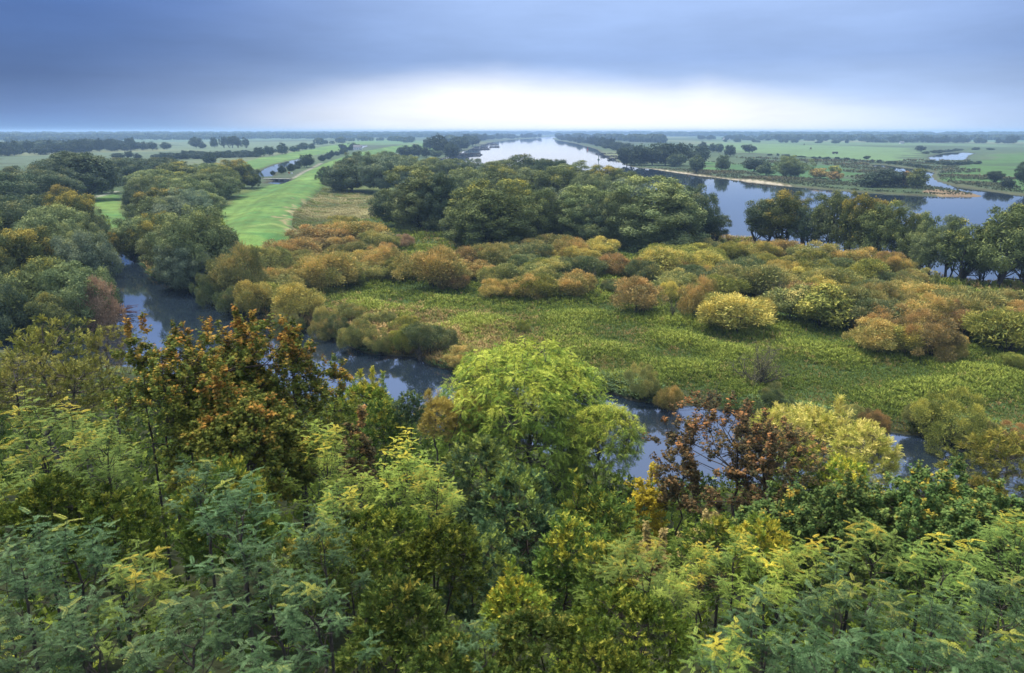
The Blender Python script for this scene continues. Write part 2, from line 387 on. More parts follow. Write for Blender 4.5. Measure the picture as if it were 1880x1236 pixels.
g.l(g.m('ADD', g.m('MULTIPLY', v, 1.3), -.2), hs.inputs['Value']); g.l(g.m('ADD', .47, g.m('MULTIPLY', nb, .06)), hs.inputs['Hue'])
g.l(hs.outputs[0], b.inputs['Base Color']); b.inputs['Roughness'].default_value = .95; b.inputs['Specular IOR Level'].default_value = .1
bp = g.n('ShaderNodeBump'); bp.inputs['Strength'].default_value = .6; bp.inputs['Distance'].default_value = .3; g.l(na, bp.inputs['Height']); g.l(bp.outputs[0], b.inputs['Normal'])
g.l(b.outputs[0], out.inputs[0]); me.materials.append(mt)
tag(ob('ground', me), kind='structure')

# ------------------------------------------------------------------ water
mt = bpy.data.materials.new('water'); mt.use_nodes = True; g = NT(mt.node_tree)
out = g.n('ShaderNodeOutputMaterial'); geo = g.n('ShaderNodeNewGeometry').outputs['Position']
mp = g.n('ShaderNodeMapping'); mp.inputs['Scale'].default_value = (1.0, .8, 1); g.l(geo, mp.inputs[0])
h = g.m('ADD', g.m('MULTIPLY', g.noise(mp.outputs[0], 2.2, 3, .5), .30), g.m('MULTIPLY', g.noise(mp.outputs[0], .5, 2, .5), .45))
calm = g.ss(g.noise(geo, .018, 3), .4, .62)
bp = g.n('ShaderNodeBump'); bp.inputs['Distance'].default_value = .05
g.l(g.m('ADD', .03, g.m('MULTIPLY', calm, .14)), bp.inputs['Strength']); g.l(h, bp.inputs['Height'])
b = g.n('ShaderNodeBsdfPrincipled'); b.inputs['Base Color'].default_value = (.012, .02, .032, 1); b.inputs['Roughness'].default_value = .035
b.inputs['IOR'].default_value = 2.5; g.l(bp.outputs[0], b.inputs['Normal']); g.l(b.outputs[0], out.inputs[0])
WATER = mt
for nm, pl in BODIES:
    marg = np.clip(GD * .02, 2.5, 60)
    mk = (BD[nm] < marg) & (GD < 9500)
    fm = mk[GF].any(1) & (np.abs(GD[GF[:, 0]] - GD[GF[:, 2]]) < 400)
    if nm != 'river': fm &= (BD['river'][GF] > 6).all(1)
    f = GF[fm]; used, inv = np.unique(f, return_inverse=True)
    V = np.stack([GX[used], GY[used], np.zeros(len(used))], -1)
    w = mesh_from(nm, V, inv.reshape(-1, 4), mats=[WATER], smooth=True); tag(ob(nm, w), kind='structure')

# ------------------------------------------------------------------ plant prototypes
def crown_clumps(rng, w, h, base, nc, nleaf, lsize=(.42, .15), fill=.12, low=-.75, cl=(.13, .21), env=.16, droop=.45, radial=False, gap=0.0):
    """foliage as thousands of leaf-spray faces in clumps over an uneven crown"""
    cz = base + (h - base) * .48; rx, rz = w / 2, (h - base) * .54
    en = SineNoise(int(rng.integers(1e6)), 8, 3, 1.0, 3.2)
    d = unit(rng.normal(size=(nc * 3, 3))); d = d[(d[:, 2] > low)]
    keep = [d[0]]                                         # spread the clumps
    mind = 1.55 / math.sqrt(nc)
    for q in d:
        if len(keep) >= nc: break
        if min(np.linalg.norm(q - k) for k in keep) > mind * rng.uniform(.55, 1.1): keep.append(q)
    d = np.array(keep)
    Rm = 1 + env * en(d) * .7
    Rm = Rm * np.where(d[:, 2] < 0, 1 - .10 * d[:, 2] ** 2, 1)
    rc = w * rng.uniform(*cl, len(d))
    cen = d * np.array([rx, rx, rz]) * Rm[:, None]
    cen = cen * rng.uniform(.80, 1.08, len(d))[:, None] - unit(cen) * rc[:, None] * .8; cen[:, 2] += cz
    ins = rng.random(len(d)) < .18; cen[ins] = (cen[ins] - [0, 0, cz]) * .7 + [0, 0, cz]
    n = (nleaf * rc ** 2 / (rc ** 2).sum()).astype(int)
    idx = np.repeat(np.arange(len(d)), n); M = len(idx)
    s = unit(rng.normal(size=(M, 3)) + .8 * d[idx] + [0, 0, .2])
    rad = rc[idx] * rng.random(M) ** .28 * (1 + .14 * rng.normal(size=M))
    pos = cen[idx] + s * rad[:, None] * [1, 1, .92]
    N = unit(s + .55 * rng.normal(size=(M, 3)))
    if radial: A = unit(s * 1.1 + [0, 0, .5] + .45 * rng.normal(size=(M, 3)))
    else: A = unit(np.cross(N, rng.normal(size=(M, 3))) + [0, 0, -droop])
    lt = rng.random(M); ct = rng.random(len(d))[idx]
    hn = np.clip((pos[:, 2] - base) / (h - base), 0, 1); fr = rad / rc[idx]
    top = .55 * hn + .25 * ct + .2 * np.clip(fr, 0, 1) * (s[:, 2] * .5 + .5)
    tint = np.clip(.5 + .45 * (ct - .5) + .6 * (lt - .5), 0, 1)
    sz = rng.uniform(.65, 1.35, M)
    nf = int(nleaf * fill)                                # the foliage inside the crown
    p2 = unit(rng.normal(size=(nf, 3))) * rng.random(nf)[:, None] ** .5 * .72 * [rx, rx, rz] + [0, 0, cz]; p2 = p2[p2[:, 2] > base * .6]
    nf = len(p2); pos = np.concatenate([pos, p2]); N = np.concatenate([N, unit(rng.normal(size=(nf, 3)))]); A = np.concatenate([A, unit(rng.normal(size=(nf, 3)))])
    tint = np.concatenate([tint, rng.random(nf)]); top = np.concatenate([top, np.full(nf, .2)]); sz = np.concatenate([sz, rng.uniform(1.6, 2.6, nf) * (1 if not radial else .8)])
    if gap > 0: k = rng.random(len(pos)) > gap; pos, N, A, tint, top, sz = pos[k], N[k], A[k], tint[k], top[k], sz[k]
    TV, TF = t_leaf(1, lsize[1] / lsize[0])
    V, F = scatter(TV, TF, pos, A, N, sz * lsize[0])
    return V, F, tint, top, cen

def trunk_segs(rng, w, h, base, cen, r=.35, stems=1, nb=16):
    S = []; roots = [np.array([rng.normal() * .04 * w * (stems > 1), rng.normal() * .04 * w * (stems > 1), -.6]) for _ in range(stems)]
    forks = []
    for q in roots:
        tp = np.array([q[0] * 2.2 + rng.normal() * .05 * w, q[1] * 2.2 + rng.normal() * .05 * w, base + (h - base) * .5])
        s, pts = limb(rng, q, tp, r, r * .45, 4, .05); S += s; forks.append(pts)
    sel = rng.permutation(len(cen))[:nb]
    for k in sel:
        pts = forks[rng.integers(len(forks))]; c = cen[k]
        a = pts[min(len(pts) - 1, 1 + int(rng.integers(len(pts) - 1)))]
        if a[2] > c[2]: a = pts[1]
        s, _ = limb(rng, a, c, r * .38, r * .08, 3, .1, .08); S += s
    return tubes(S, 5)

PROTO = {}
def add_proto(key, w, h, V, F, tint, top, TS, bark=BARK):
    cc = V[::4]; h = float(np.percentile(cc[:, 2], 99.7)); w = 2 * float(np.percentile(np.hypot(cc[:, 0], cc[:, 1]), 97))
    me = mesh_from('crown', V, F, {'tint': tint, 'top': top}); tm = mesh_from('trunk', *TS, mats=[bark], smooth=True)
    PROTO.setdefault(key, []).append((w, h, me, tm))
def protos(key, n, seed, w, h, base, nc, nleaf, r=.35, stems=1, nb=16, bark=BARK, **kw):
    for q in range(n):
        rng = np.random.default_rng(seed + q)
        V, F, ti, tp, cen = crown_clumps(rng, w, h, base, nc, nleaf, **kw)
        add_proto(key, w, h, V, F, ti, tp, trunk_segs(rng, w, h, base, cen, r, stems, nb), bark)
protos('willow', 5, 10, 15, 14, .1, 75, 30000, lsize=(.40, .15), cl=(.075, .135), env=.22, low=-.9)
protos('tall', 3, 30, 13, 19, .1, 95, 36000, lsize=(.42, .16), cl=(.08, .14), env=.2, low=-.9)
protos('open', 5, 50, 11, 14.5, 1.0, 60, 20000, r=.3, stems=3, nb=30, lsize=(.36, .13), cl=(.09, .15), fill=.05, low=-.7, env=.3)
protos('shrub', 6, 70, 6, 3.6, .1, 26, 17000, r=.06, stems=5, nb=18, lsize=(.22, .05), cl=(.07, .18), radial=True, low=-.5, env=.34, fill=.08)
protos('roundshrub', 2, 90, 6, 5, .1, 34, 14000, r=.06, stems=5, nb=18, lsize=(.24, .06), cl=(.12, .18), radial=True, low=-.6, env=.06, fill=.08)
protos('bankbush', 3, 95, 6, 4.2, .1, 34, 30000, r=.06, stems=6, nb=24, lsize=(.15, .045), cl=(.08, .17), radial=True, low=-.5, env=.34, fill=.06)
protos('small', 4, 100, 6, 6, .6, 26, 6000, r=.14, nb=10, lsize=(.34, .14), cl=(.14, .22), low=-.7)
protos('fartree', 5, 120, 13, 12, .5, 26, 2200, r=.3, nb=5, lsize=(1.0, .5), cl=(.15, .24), low=-.85, fill=.15)

cnt = [0]
def plant(name, key, pal, x, y, w, h, label, cat, group=None, rz=None, var=None, z=None, lean=0, parts=True, trunkname='trunk'):
    cnt[0] += 1; rr = random.Random(cnt[0] * 7 + 1)
    lst = PROTO[key]; w0, h0, cm, tm = lst[(cnt[0] if var is None else var) % len(lst)]
    e = bpy.data.objects.new(name, None); COL.objects.link(e)
    e.location = (x, y, (hz(x, y) if z is None else z)); e.rotation_euler = (rr.uniform(-.03, .03), lean, rr.uniform(0, 6.28) if rz is None else rz)
    e.scale = (w / w0, w / w0, h / h0); e.empty_display_size = .5
    tag(e, label, cat, group)
    ob('crown' if trunkname == 'trunk' else 'foliage', cm, e, L[pal]); ob(trunkname, tm, e)
    return e
def by_px(name, key, pal, px, base, wpx, top, label, cat, group=None, **kw):
    x, y = P(px, base, .9); zt = AT(px, top, y)[1]; g0 = hz(x, y)
    h = max(zt - g0, .5); w = wpx / FPX * depth(y, g0 + h / 2)
    return plant(name, key, pal, x, y, w * (1.12 if key != 'open' else 1.18), h, label, cat, group, z=g0, **kw)
# ------------------------------------------------------------------ trees and bushes, one line each:
# foot in the photograph's plan (px, py), crown width, crown top | prototype, leaves | what it is
def rows(txt, name, cat, group, suffix='', **kw):
    for ln in txt.strip().splitlines():
        a, b = ln.split('|'); f = a.split(); px, py, w, top = map(float, f[:4])
        by_px(name, f[4], f[5], px, py, w, top, b.strip() + suffix, cat, group, **kw)

rows('''
-30 400 150 318 willow willow_dark|dark willow cut by the left edge behind the yellow-topped willows
40 380 120 305 willow willow_dark|broad dark willow near the left edge, second wood row from the meadow
92 385 110 312 willow willow_dark|rounded dark willow left of the tallest dark wood clump
-20 362 110 312 willow willow_dark|low dark willow at the far left end of the dark wood
118 362 90 292 willow willow_dark|dark willow with a brown tinged top at the left shoulder of the wood
160 368 130 280 tall willow_dark|tallest dark willow above the pale path end
188 354 62 300 willow willow_dark|dark willow leaning over the small lawn by the pale path
150 345 80 284 willow willow_dark|dark willow peeping up behind the tallest dark willow
240 338 90 290 willow willow_dark|dark willow with a small brown crown at the wood's right half
210 335 70 290 willow willow_dark|narrow dark willow between the tallest one and the brown-topped one
285 330 80 290 willow willow_dark|grey willow at the right end of the dark wood before the hedge
320 322 60 292 willow willow_dark|last low grey willow of the dark wood, next to the dark round tree
270 350 76 312 willow willow|low grey-green willow behind the olive canopy of the middle wood
''', 'willow_tree', 'tree', 'dark willows of the wood left of the side channel')
rows('''
300 360 100 312 willow willow_yellow|yellow tinged willow at the back of the middle wood
345 350 90 298 willow willow_yellow|willow with a warm yellow dome, back row beside the dark round tree
375 350 70 300 willow willow|grey-green willow tucked behind the autumn-topped row by the lawn
430 346 80 293 willow willow_gold|orange-topped willow at the lawn's edge, last before the sluice
400 362 80 305 willow willow_yellow|olive willow left of the orange-topped one at the lawn
462 345 40 308 willow willow_dark|small dark willow closing the row beside the sluice
412 366 56 318 willow willow|willow bulging onto the lawn under the orange-topped one
372 378 86 318 willow willow|dense grey-green willow halfway along the lawn edge
350 385 100 325 willow willow|middle wood willow with a smooth blue-green dome
310 378 110 325 willow willow_yellow|broad willow with yellow patches in the middle of the wood
282 385 84 322 willow willow|dark shouldered willow over the small lawn on its right side
258 402 52 340 willow willow_dark|dark tree dropping its branches beside the small lawn
300 405 110 345 willow willow_gold|willow with a bright yellow crown amid the middle wood
345 408 96 345 willow willow_blue|silvery willow under the smooth dome near the lawn
375 398 74 350 willow willow|willow spilling over the lawn's left edge, above the giant one
282 430 84 362 willow willow|round grey willow standing above the channel's upper end
320 430 100 362 willow willow_blue|pale blue-green willow behind the giant willow
262 465 95 400 willow willow|willow hanging over the channel bank left of the giant willow
300 478 90 392 willow willow_gold|willow with salmon orange tips behind the giant willow's left side
330 500 110 412 willow willow|grey-green willow forming the left lobe of the bank's giant clump
368 515 150 378 willow willow|giant round willow standing where the channel widens
398 505 70 415 willow willow_dark|dark right flank willow of the giant clump beside the lawn
345 525 100 450 willow willow_blue|low silvery willow at the foot of the giant willow by the water
''', 'willow_tree', 'tree', 'willows of the middle wood between channel and lawn')
rows('''
186 458 45 412 willow willow_dark|dark willow leaning over the channel's upper tip from the left
138 455 92 352 willow willow_gold|orange-yellow willow glowing above the channel's left bank
162 440 60 375 willow willow|greyish willow just right behind the orange-yellow one
120 420 70 340 willow willow_gold|pale golden willow behind the orange-yellow one
200 478 50 425 willow willow_gold|low willow with one orange bough over the water
160 500 90 410 willow willow|silver-grey willow halfway down the left bank
100 480 130 378 willow willow|broad grey-green willow left of the orange-yellow one
30 470 150 360 willow willow_dark|dark broad-crowned willow in the upper left bank wood
-40 480 120 372 willow willow_yellow|willow cut by the frame, upper row of the left bank
45 545 140 420 willow willow_gold|olive willow with yellow top near the left edge
105 530 90 440 willow willow_yellow|yellow streaked willow beside the olive one at the left edge
165 545 100 425 willow willow_blue|blue-grey willow above the pinkish bush
-30 560 120 440 willow willow|willow half cut off at the left edge above the robinias
70 590 150 478 willow willow_yellow|light olive willow in the lowest left bank row
150 590 130 488 willow willow|soft olive-grey willow behind the pinkish bush
0 610 110 520 willow willow_dark|dark willow at the very left above the robinias
105 610 90 540 willow willow_yellow|low olive willow just above the robinia tops
''', 'willow_tree', 'tree', 'willows on the left bank of the side channel')
rows('''
605 342 45 305 willow willow_dark|small dark willow at the wood's left tip by the lawn
645 352 95 292 willow willow_dark|dark willow with a light patch, left corner of the main wood
708 355 95 284 willow willow_blue|round blue-green willow in the left part of the main wood
662 325 70 279 willow willow_dark|dark willow rising behind the left corner of the main wood
715 320 60 278 willow willow_dark|brownish crowned willow at the back of the wood's left part
750 330 80 285 willow willow|pale grey willow behind the blue-green one
790 335 70 290 willow willow_yellow|sunlit grey willow in the back row left of the river
822 338 70 292 willow willow|back row willow with yellowish dome before the river bend
866 338 46 291 willow willow_blue|small round willow silhouetted on the river, left one
915 350 60 294 open willow|thin leaved willow against the river, stems showing
890 346 40 300 open willow_blue|slender feathery willow against the river beside the small round one
975 345 100 284 willow willow_dark|highest peaked willow of the back row in front of the river
1015 350 60 292 willow willow_dark|right shoulder of the peaked back row, dark willow
1060 360 100 296 tall willow|twiggy topped willow right of the peaked ones
1110 365 60 304 open willow_gold|willow with yellow twig tips against the river
1150 368 60 310 open willow_yellow|yellowish thin willow between the gold tips and the right dome
728 415 90 340 willow willow_dark|dark willow at the main wood's left edge above the straw meadow
770 425 120 305 tall willow|tall willow with combed upright crown, left of the main wood's centre
815 430 90 318 tall willow_dark|narrow dark willow between the combed one and the yellow-green giant
850 380 90 308 willow willow|willow top in the second row left of the wood's centre
905 370 110 304 willow willow_yellow|olive yellow willow dome in the wood's second row
960 372 100 308 willow willow|willow dome in the second row under the peaked pair
1020 375 100 306 willow willow_yellow|fresh green willow dome under the twiggy topped one
1085 385 90 318 willow willow|grey willow of the second row beside the gold tips
1140 385 90 328 willow willow_blue|pale willow left behind the right dome
860 455 130 372 willow willow|bright grey-green willow bulging at the wood's lower left front
905 462 160 330 tall willow_yellow|big central willow with yellow-green patches, front of the main wood
965 445 110 345 willow willow_yellow|willow with a pale yellow bough right of the central giant
1010 440 110 345 willow willow_blue|blue-grey willow right of the centre in the wood's front
1060 445 120 340 tall willow|tall dense willow in the front of the wood, right of the centre
1105 450 90 370 willow willow_dark|shadowy willow in the gap before the right dome
1150 452 90 350 willow willow|willow at the left foot of the right dome
1205 455 170 326 tall willow|big dome willow at the right end of the main wood
1265 445 110 340 willow willow_dark|dark willow on the right flank of the big dome
1310 447 45 395 open willow_dark|leafy low tree sticking out over the river at the wood's end
1090 455 45 412 small willow|light little tree at the dark foot of the main wood
1185 458 90 395 willow willow|low bulging willow at the foot of the big dome
930 458 90 410 willow willow_yellow|low light bough cluster willow under the central giant
700 452 60 425 small shrub_green|grey low tree at the left foot of the main wood
''', 'willow_tree', 'tree', 'willows of the main wood before the river')
rows('''
1402 452 72 362 open willow_dark|dark willow at the left end of the riverside row
1435 456 80 348 open willow_gold|willow with a bright yellow bough at its heart, left part of the riverside row
1480 462 75 355 open willow_dark|grey willow right of the one with the yellow bough
1520 468 70 352 open willow|greyish thin willow in the middle of the riverside row
1552 474 70 352 open willow_gold|golden topped airy willow in the middle of the riverside row
1588 478 70 360 open willow_gold|yellow tipped willow with bare stems right of the golden one
1612 484 75 366 open willow_yellow|dark stemmed willow with round yellow head, right of the stems
1655 490 80 380 open willow_yellow|light green willow of the riverside row beside the arching branch
1690 492 60 390 open willow|willow whose bough arches over the water gap
1705 508 78 415 open willow|round topped willow right of the water gap
1738 512 45 395 open willow_blue|slender willow poking above its neighbours on the right
1762 518 85 405 open willow_yellow|yellow headed willow with leaning trunk on the right
1800 520 55 420 open willow|blue-grey willow between the leaning one and the biggest right one
1832 528 115 375 open willow_yellow|biggest riverside willow near the right edge with bare legs
1878 530 80 392 open willow_dark|dark riverside willow cut by the right edge
''', 'willow_tree', 'tree', 'airy willows along the near river shore')

SHRUBS = '''
430 548 105 455 shrub shrub_olive|olive bush beside the giant willow, above the channel
392 552 60 505 shrub shrub_green|grey-green bush at the water under the giant willow's right side
425 568 60 530 shrub shrub_green|low green bush overhanging the channel left of the yellow one
475 570 85 514 shrub shrub_gold|yellow bush on the channel bank, left of the golden dome
552 585 86 521 roundshrub shrub_gold|golden dome bush on the channel bank
590 600 50 565 shrub shrub_olive|green bush at the right foot of the golden dome
530 600 60 575 shrub shrub_green|dark green bush at the waterline under the golden dome
500 505 90 455 shrub shrub_olive|khaki bush between the olive bush and the brown ones
545 478 100 438 shrub shrub_rust|brownish bush below the lawn's lower end
600 452 110 415 shrub shrub_rust|dark brown bush right of the lawn's tip
665 447 110 408 shrub shrub_orange|brown-gold bush in the upper left of the scrub belt
625 425 80 396 shrub shrub_olive|olive bush on the edge of the straw meadow
700 462 80 425 shrub shrub_olive|yellow-brown bush above the small cream shrub
745 455 35 430 shrub shrub_pink|small cream coloured shrub under the main wood
610 532 115 466 shrub shrub_orange|large ochre bush with visible branches, left half of the belt
655 525 50 492 shrub shrub_yellow|small yellow-green bush hugging the large ochre one
650 480 80 446 shrub shrub_olive|light olive bush above the large ochre one
570 500 70 468 shrub shrub_olive|olive bush left above the large ochre one
690 505 90 456 shrub shrub_orange|orange-brown bush in the belt's left centre
735 512 75 474 shrub shrub_yellow|yellow-green bush beside the orange-brown one
800 528 130 456 shrub shrub_orange|big orange bush at the meadow's top left
838 535 60 500 shrub shrub_rust|rusty low bush at the right foot of the big orange one
858 500 70 455 shrub shrub_rust|copper bush under the main wood's left front
905 500 110 450 shrub shrub_olive|wide grey-olive bush under the central giant willow
965 485 100 446 shrub shrub_green|grey-green bush right of the wide grey-olive one
1005 472 100 432 shrub shrub_olive|brown-olive bush at the foot of the main wood's centre
1045 478 80 438 shrub shrub_orange|orange flecked bush at the foot of the wood, right of centre
1100 475 90 440 shrub shrub_gold|yellow-orange bush under the shadowy gap of the wood
925 525 80 486 shrub shrub_olive|olive bush behind the tan bush at the meadow
905 548 75 512 shrub shrub_orange|tan bush at the meadow's upper edge
955 550 80 508 shrub shrub_orange|orange bush between the tan and the yellow one at the meadow
1005 510 90 476 shrub shrub_yellow|yellow-green bush peak in the middle of the belt
990 548 90 505 shrub shrub_yellow|yellow bush at the meadow's top, centre
1050 548 100 502 shrub shrub_orange|rust-orange bush at the meadow's top, right of the yellow one
1070 512 90 472 shrub shrub_green|dark olive bush behind the rust-orange one
1120 510 95 468 shrub shrub_rust|reddish brown dome in the middle of the belt
1128 540 50 515 shrub shrub_green|pale green shrub left of the round rust bush
1178 515 70 478 shrub shrub_green|deep green bush between two brown ones, right of centre
1210 508 110 458 shrub shrub_gold|ochre bush under the big dome willow
1245 478 110 448 shrub shrub_yellow|yellow-green long bush at the foot of the big dome
1172 577 88 512 roundshrub shrub_rust|round rust coloured bush standing alone in front of the belt
1222 555 55 518 shrub shrub_gold|ochre bush right behind the round rust one
1276 588 76 513 shrub shrub_orange|tall orange bush on the meadow's edge, bright at the top
1347 610 125 543 roundshrub shrub_gold|big ochre dome bush reaching into the meadow
1392 592 60 548 shrub shrub_gold|ochre bush on the right shoulder of the big ochre dome
1310 545 90 500 shrub shrub_olive|olive bush behind the tall orange one
1290 505 90 462 shrub shrub_gold|light orange bush above the tall orange one
1345 480 90 446 shrub shrub_yellow|yellow bush at the water gap's foot
1310 470 60 440 shrub shrub_green|green-grey bush by the tree that sticks out over the river
1395 478 80 444 shrub shrub_gold|ochre bush at the left end of the riverside willows
1440 475 70 442 shrub shrub_rust|brown dome bush below the yellow boughed willow
1350 515 90 472 shrub shrub_green|sage green bush in the belt below the water gap
1395 545 130 490 shrub shrub_olive|wide brown-olive bush in the right half of the belt
1430 520 90 478 shrub shrub_gold|straw yellow bush above the wide brown-olive one
1490 490 100 448 shrub shrub_olive|olive bush under the grey riverside willows
1480 525 90 480 shrub shrub_yellow|yellow-green bush below the riverside willows
1530 545 110 495 shrub shrub_olive|sandy olive bush over the lemon topped one
1560 495 90 455 shrub shrub_orange|brown-orange bush under the golden topped willow
1590 522 90 478 shrub shrub_yellow|yellow-green bush below the round yellow head
1625 500 70 462 shrub shrub_rust|brown bush at the arching willow branch
1655 505 60 470 shrub shrub_orange|amber bush left of the water gap
1680 525 70 495 shrub shrub_olive|low bush at the shore under the water gap
1450 590 90 525 small shrub_olive|dark green-yellow bush left of the lemon topped one
1505 598 105 522 small shrub_yellow|lemon topped dense bush, dark beneath
1560 590 90 528 shrub shrub_olive|olive bush to the right of the lemon topped one
1600 580 110 520 shrub shrub_olive|wide olive bush with upright twigs in the right half
1660 560 90 520 shrub shrub_olive|sandy bush behind the reddish ones on the right
1618 610 100 562 shrub shrub_rust|grey-brown bush above the orange clump at the right
1605 650 92 590 roundshrub shrub_orange|orange bush with a green hollow, left of the right clump
1655 650 80 595 roundshrub shrub_gold|upright amber bush in the right clump
1705 655 120 575 bankbush shrub_rust|largest brown bush of the right clump
1745 660 80 610 bankbush shrub_orange|tawny bush at the right side of the clump
1690 610 100 545 shrub shrub_orange|orange-brown bush above the right clump
1725 600 60 550 shrub shrub_rust|reddish bush behind the clump on the right
1790 590 140 536 shrub shrub_olive|dark olive flat-topped bush near the right edge
1860 570 90 530 shrub shrub_olive|olive bush at the right edge under the riverside willows
1835 645 150 575 shrub shrub_yellow|big dark yellow-green bush at the right edge
1875 625 90 565 shrub shrub_orange|orange bush cut by the right edge
1868 680 55 650 bankbush shrub_yellow|small yellow bush under the big one at the right edge
1800 560 60 540 shrub shrub_olive|low brown bush before the right riverside willows
640 592 55 560 shrub shrub_olive|pale bush right of the golden dome's green neighbour
690 600 55 572 shrub shrub_olive|straw green shrub on the meadow's left
745 612 60 578 bankbush shrub_yellow|yellow flecked shrub above the blue-green bank bush
715 595 40 575 shrub shrub_green|dark spiky shrub at the meadow's left
790 645 85 594 bankbush shrub_green|blue-green bush on the bank over the channel bend
740 640 60 600 bankbush shrub_yellow|yellow bush on the bank left of the blue-green one
700 640 60 605 bankbush shrub_olive|grey-green bush on the bank, dark below
655 632 60 590 bankbush shrub_olive|grey-green bank bush facing the orange maple
625 612 50 580 bankbush shrub_green|blue-green bank bush right of the golden dome
595 612 50 585 bankbush shrub_olive|little tawny bank bush at the channel
850 665 70 640 bankbush shrub_orange|low brown bramble over the channel bend
960 610 26 590 shrub shrub_yellow|tiny yellow shrub alone in the meadow
1185 724 66 668 bankbush shrub_olive|olive bush mirrored in the channel, on the bank
1230 738 50 708 bankbush shrub_orange|straw brown bush on the bank right of the mirrored one
1420 752 60 706 bankbush shrub_green|grey-green tufted bush on the bank above the yellow willows
1500 775 50 745 bankbush shrub_green|grey bush on the bank behind the yellow willows
1605 790 50 752 bankbush shrub_rust|reddish bank bush left of the overhanging one
1560 770 50 742 bankbush shrub_olive|straw olive bush on the bank between red and grey
1725 798 135 714 bankbush shrub_yellow|wide yellow-green bush overhanging the channel on the right
1690 778 60 735 bankbush shrub_olive|brownish bush at the left of the overhanging one
1790 806 80 765 bankbush shrub_olive|low brown-green bush on the bank at the right
1860 812 80 780 bankbush shrub_rust|rusty reedy bush on the bank at the right edge
185 590 72 512 roundshrub shrub_pink|pinkish orange bush on the left bank of the channel
243 470 45 422 small willow_gold|small amber tree at the channel's upper right bank
'''
rows(SHRUBS, 'willow_bush', 'bush', 'willow bushes of the scrub belt and banks', trunkname='stems')

# right bank of the river
rows('''
1150 302 36 270 fartree far|dark tree at the right bank's point beside the groynes
1172 303 44 266 fartree far|bushy tree behind the point on the right bank
1198 303 44 264 fartree far|dense tree third from the point on the right bank
1222 304 44 263 fartree far|dense tree left of the paler one on the right bank
1248 303 48 262 fartree far|tallest tree of the right bank grove
1238 306 36 282 fartree far_light|pale grey-green tree in front of the right bank grove
1212 300 40 262 fartree far|back tree of the right bank grove
1279 318 30 284 fartree far_light|light leafy tree alone at the right shore
1283 300 34 268 fartree far|dark round tree behind the light leafy one
1325 316 30 284 fartree far_light|narrow tree on the shore right of the light leafy one
1383 316 42 290 fartree far|dark low tree on the far shore left of the twin
1406 322 34 296 fartree far_light|grey twin tree at the far shore
1452 327 66 286 willow willow|broad grey willow on the far shore
1505 328 32 309 fartree shrub_orange|bush with an orange cap on the far shore
1532 332 28 314 fartree shrub_rust|brown bush right of the orange capped one
1534 322 22 304 fartree shrub_yellow|yellow-green little tree on the far shore
1600 343 46 316 fartree far|spreading tree left of the dark one at the inlet
1632 343 56 309 fartree far|dark dense tree on the spit by the inlet
1682 345 34 309 fartree willow_yellow|cone shaped yellow-green tree on the spit
1340 288 24 266 fartree far|tree at the field edge left of the round one
1376 281 26 265 fartree far|round dark tree at the pale field's left end
1290 279 18 260 fartree far|upright tree with forked top beyond the far grove
1308 280 16 263 fartree far|ragged small tree beside the forked one
1320 281 14 264 fartree far|ragged thin tree right of the forked one
1690 279 18 267 fartree far|small round tree alone beside the pond
1590 293 12 286 fartree far|tiny bush on the dark strip behind the pale field
1825 338 28 314 open far|bare grey tree on the far inlet bank at the right
1882 350 40 298 open far|bare tree cut by the right edge at the inlet
1850 345 24 326 fartree far|low scrubby tree between the two bare ones
1660 343 24 314 open shrub_rust|leafless brown tree between the dark and the cone shaped one
''', 'shore_tree', 'tree', 'trees on the far side of the river')
rows('''
564 308 28 283 fartree far|dark round tree on the drainage canal bank
386 303 28 279 fartree far|dark round tree in the meadow left of the drainage canal
360 272 24 251 fartree far|tall tree at the left of the far tree row in the pale field
372 273 14 262 fartree far|low bush leaning on the row's leftmost tall tree
394 272 16 252 fartree far|slender tree second in the far pale field row
412 272 18 250 open far|thin tree third in the far pale field row
425 272 20 250 open far|thin tree fourth in the far pale field row
436 272 16 251 open far|thin tree fifth in the far pale field row
452 272 18 252 open far|thin tree at the right end of the far row
232 276 18 258 fartree far|dark tree at the left end of the hedge in the left field
248 276 18 260 fartree far|second dark hedge tree in the left field
264 276 20 260 fartree far|third dark hedge tree in the left field
280 276 18 260 fartree far|fourth dark hedge tree in the left field
305 275 18 261 fartree far|single dark tree right of the left field hedge
478 288 26 270 fartree far|left end tree of the dyke side hedge
495 286 22 268 fartree far|second tree of the dyke side hedge
519 284 22 262 fartree far|tallest tree of the dyke side hedge
540 280 20 268 fartree far|low tree right of the tallest hedge tree
556 276 22 262 fartree far|double crowned tree at the end of the dyke side hedge
572 275 14 263 fartree far|last small tree of the dyke side hedge
630 276 14 264 fartree far|dark tree left of the white house
650 271 20 262 fartree far|tree with pale crown over the white house
745 289 36 267 fartree far|dark tree group front at the lawn's far end
762 288 26 265 fartree far|dark tree rising behind the lawn's far end
782 290 24 270 fartree far|reddish dark tree near the river's left shore
800 290 24 276 fartree far_light|pale grey bush tree at the river's left shore
808 284 38 247 fartree far|tallest tree on the river's left shore
828 288 30 262 fartree far|leafy tree by the first groyne
846 276 36 251 fartree far|wide crowned tree above the groynes
790 276 34 252 fartree far|tree behind the tallest one on the left shore
868 268 30 249 fartree far|tree over the middle groyne
''', 'distant_tree', 'tree', 'distant trees left of the river')

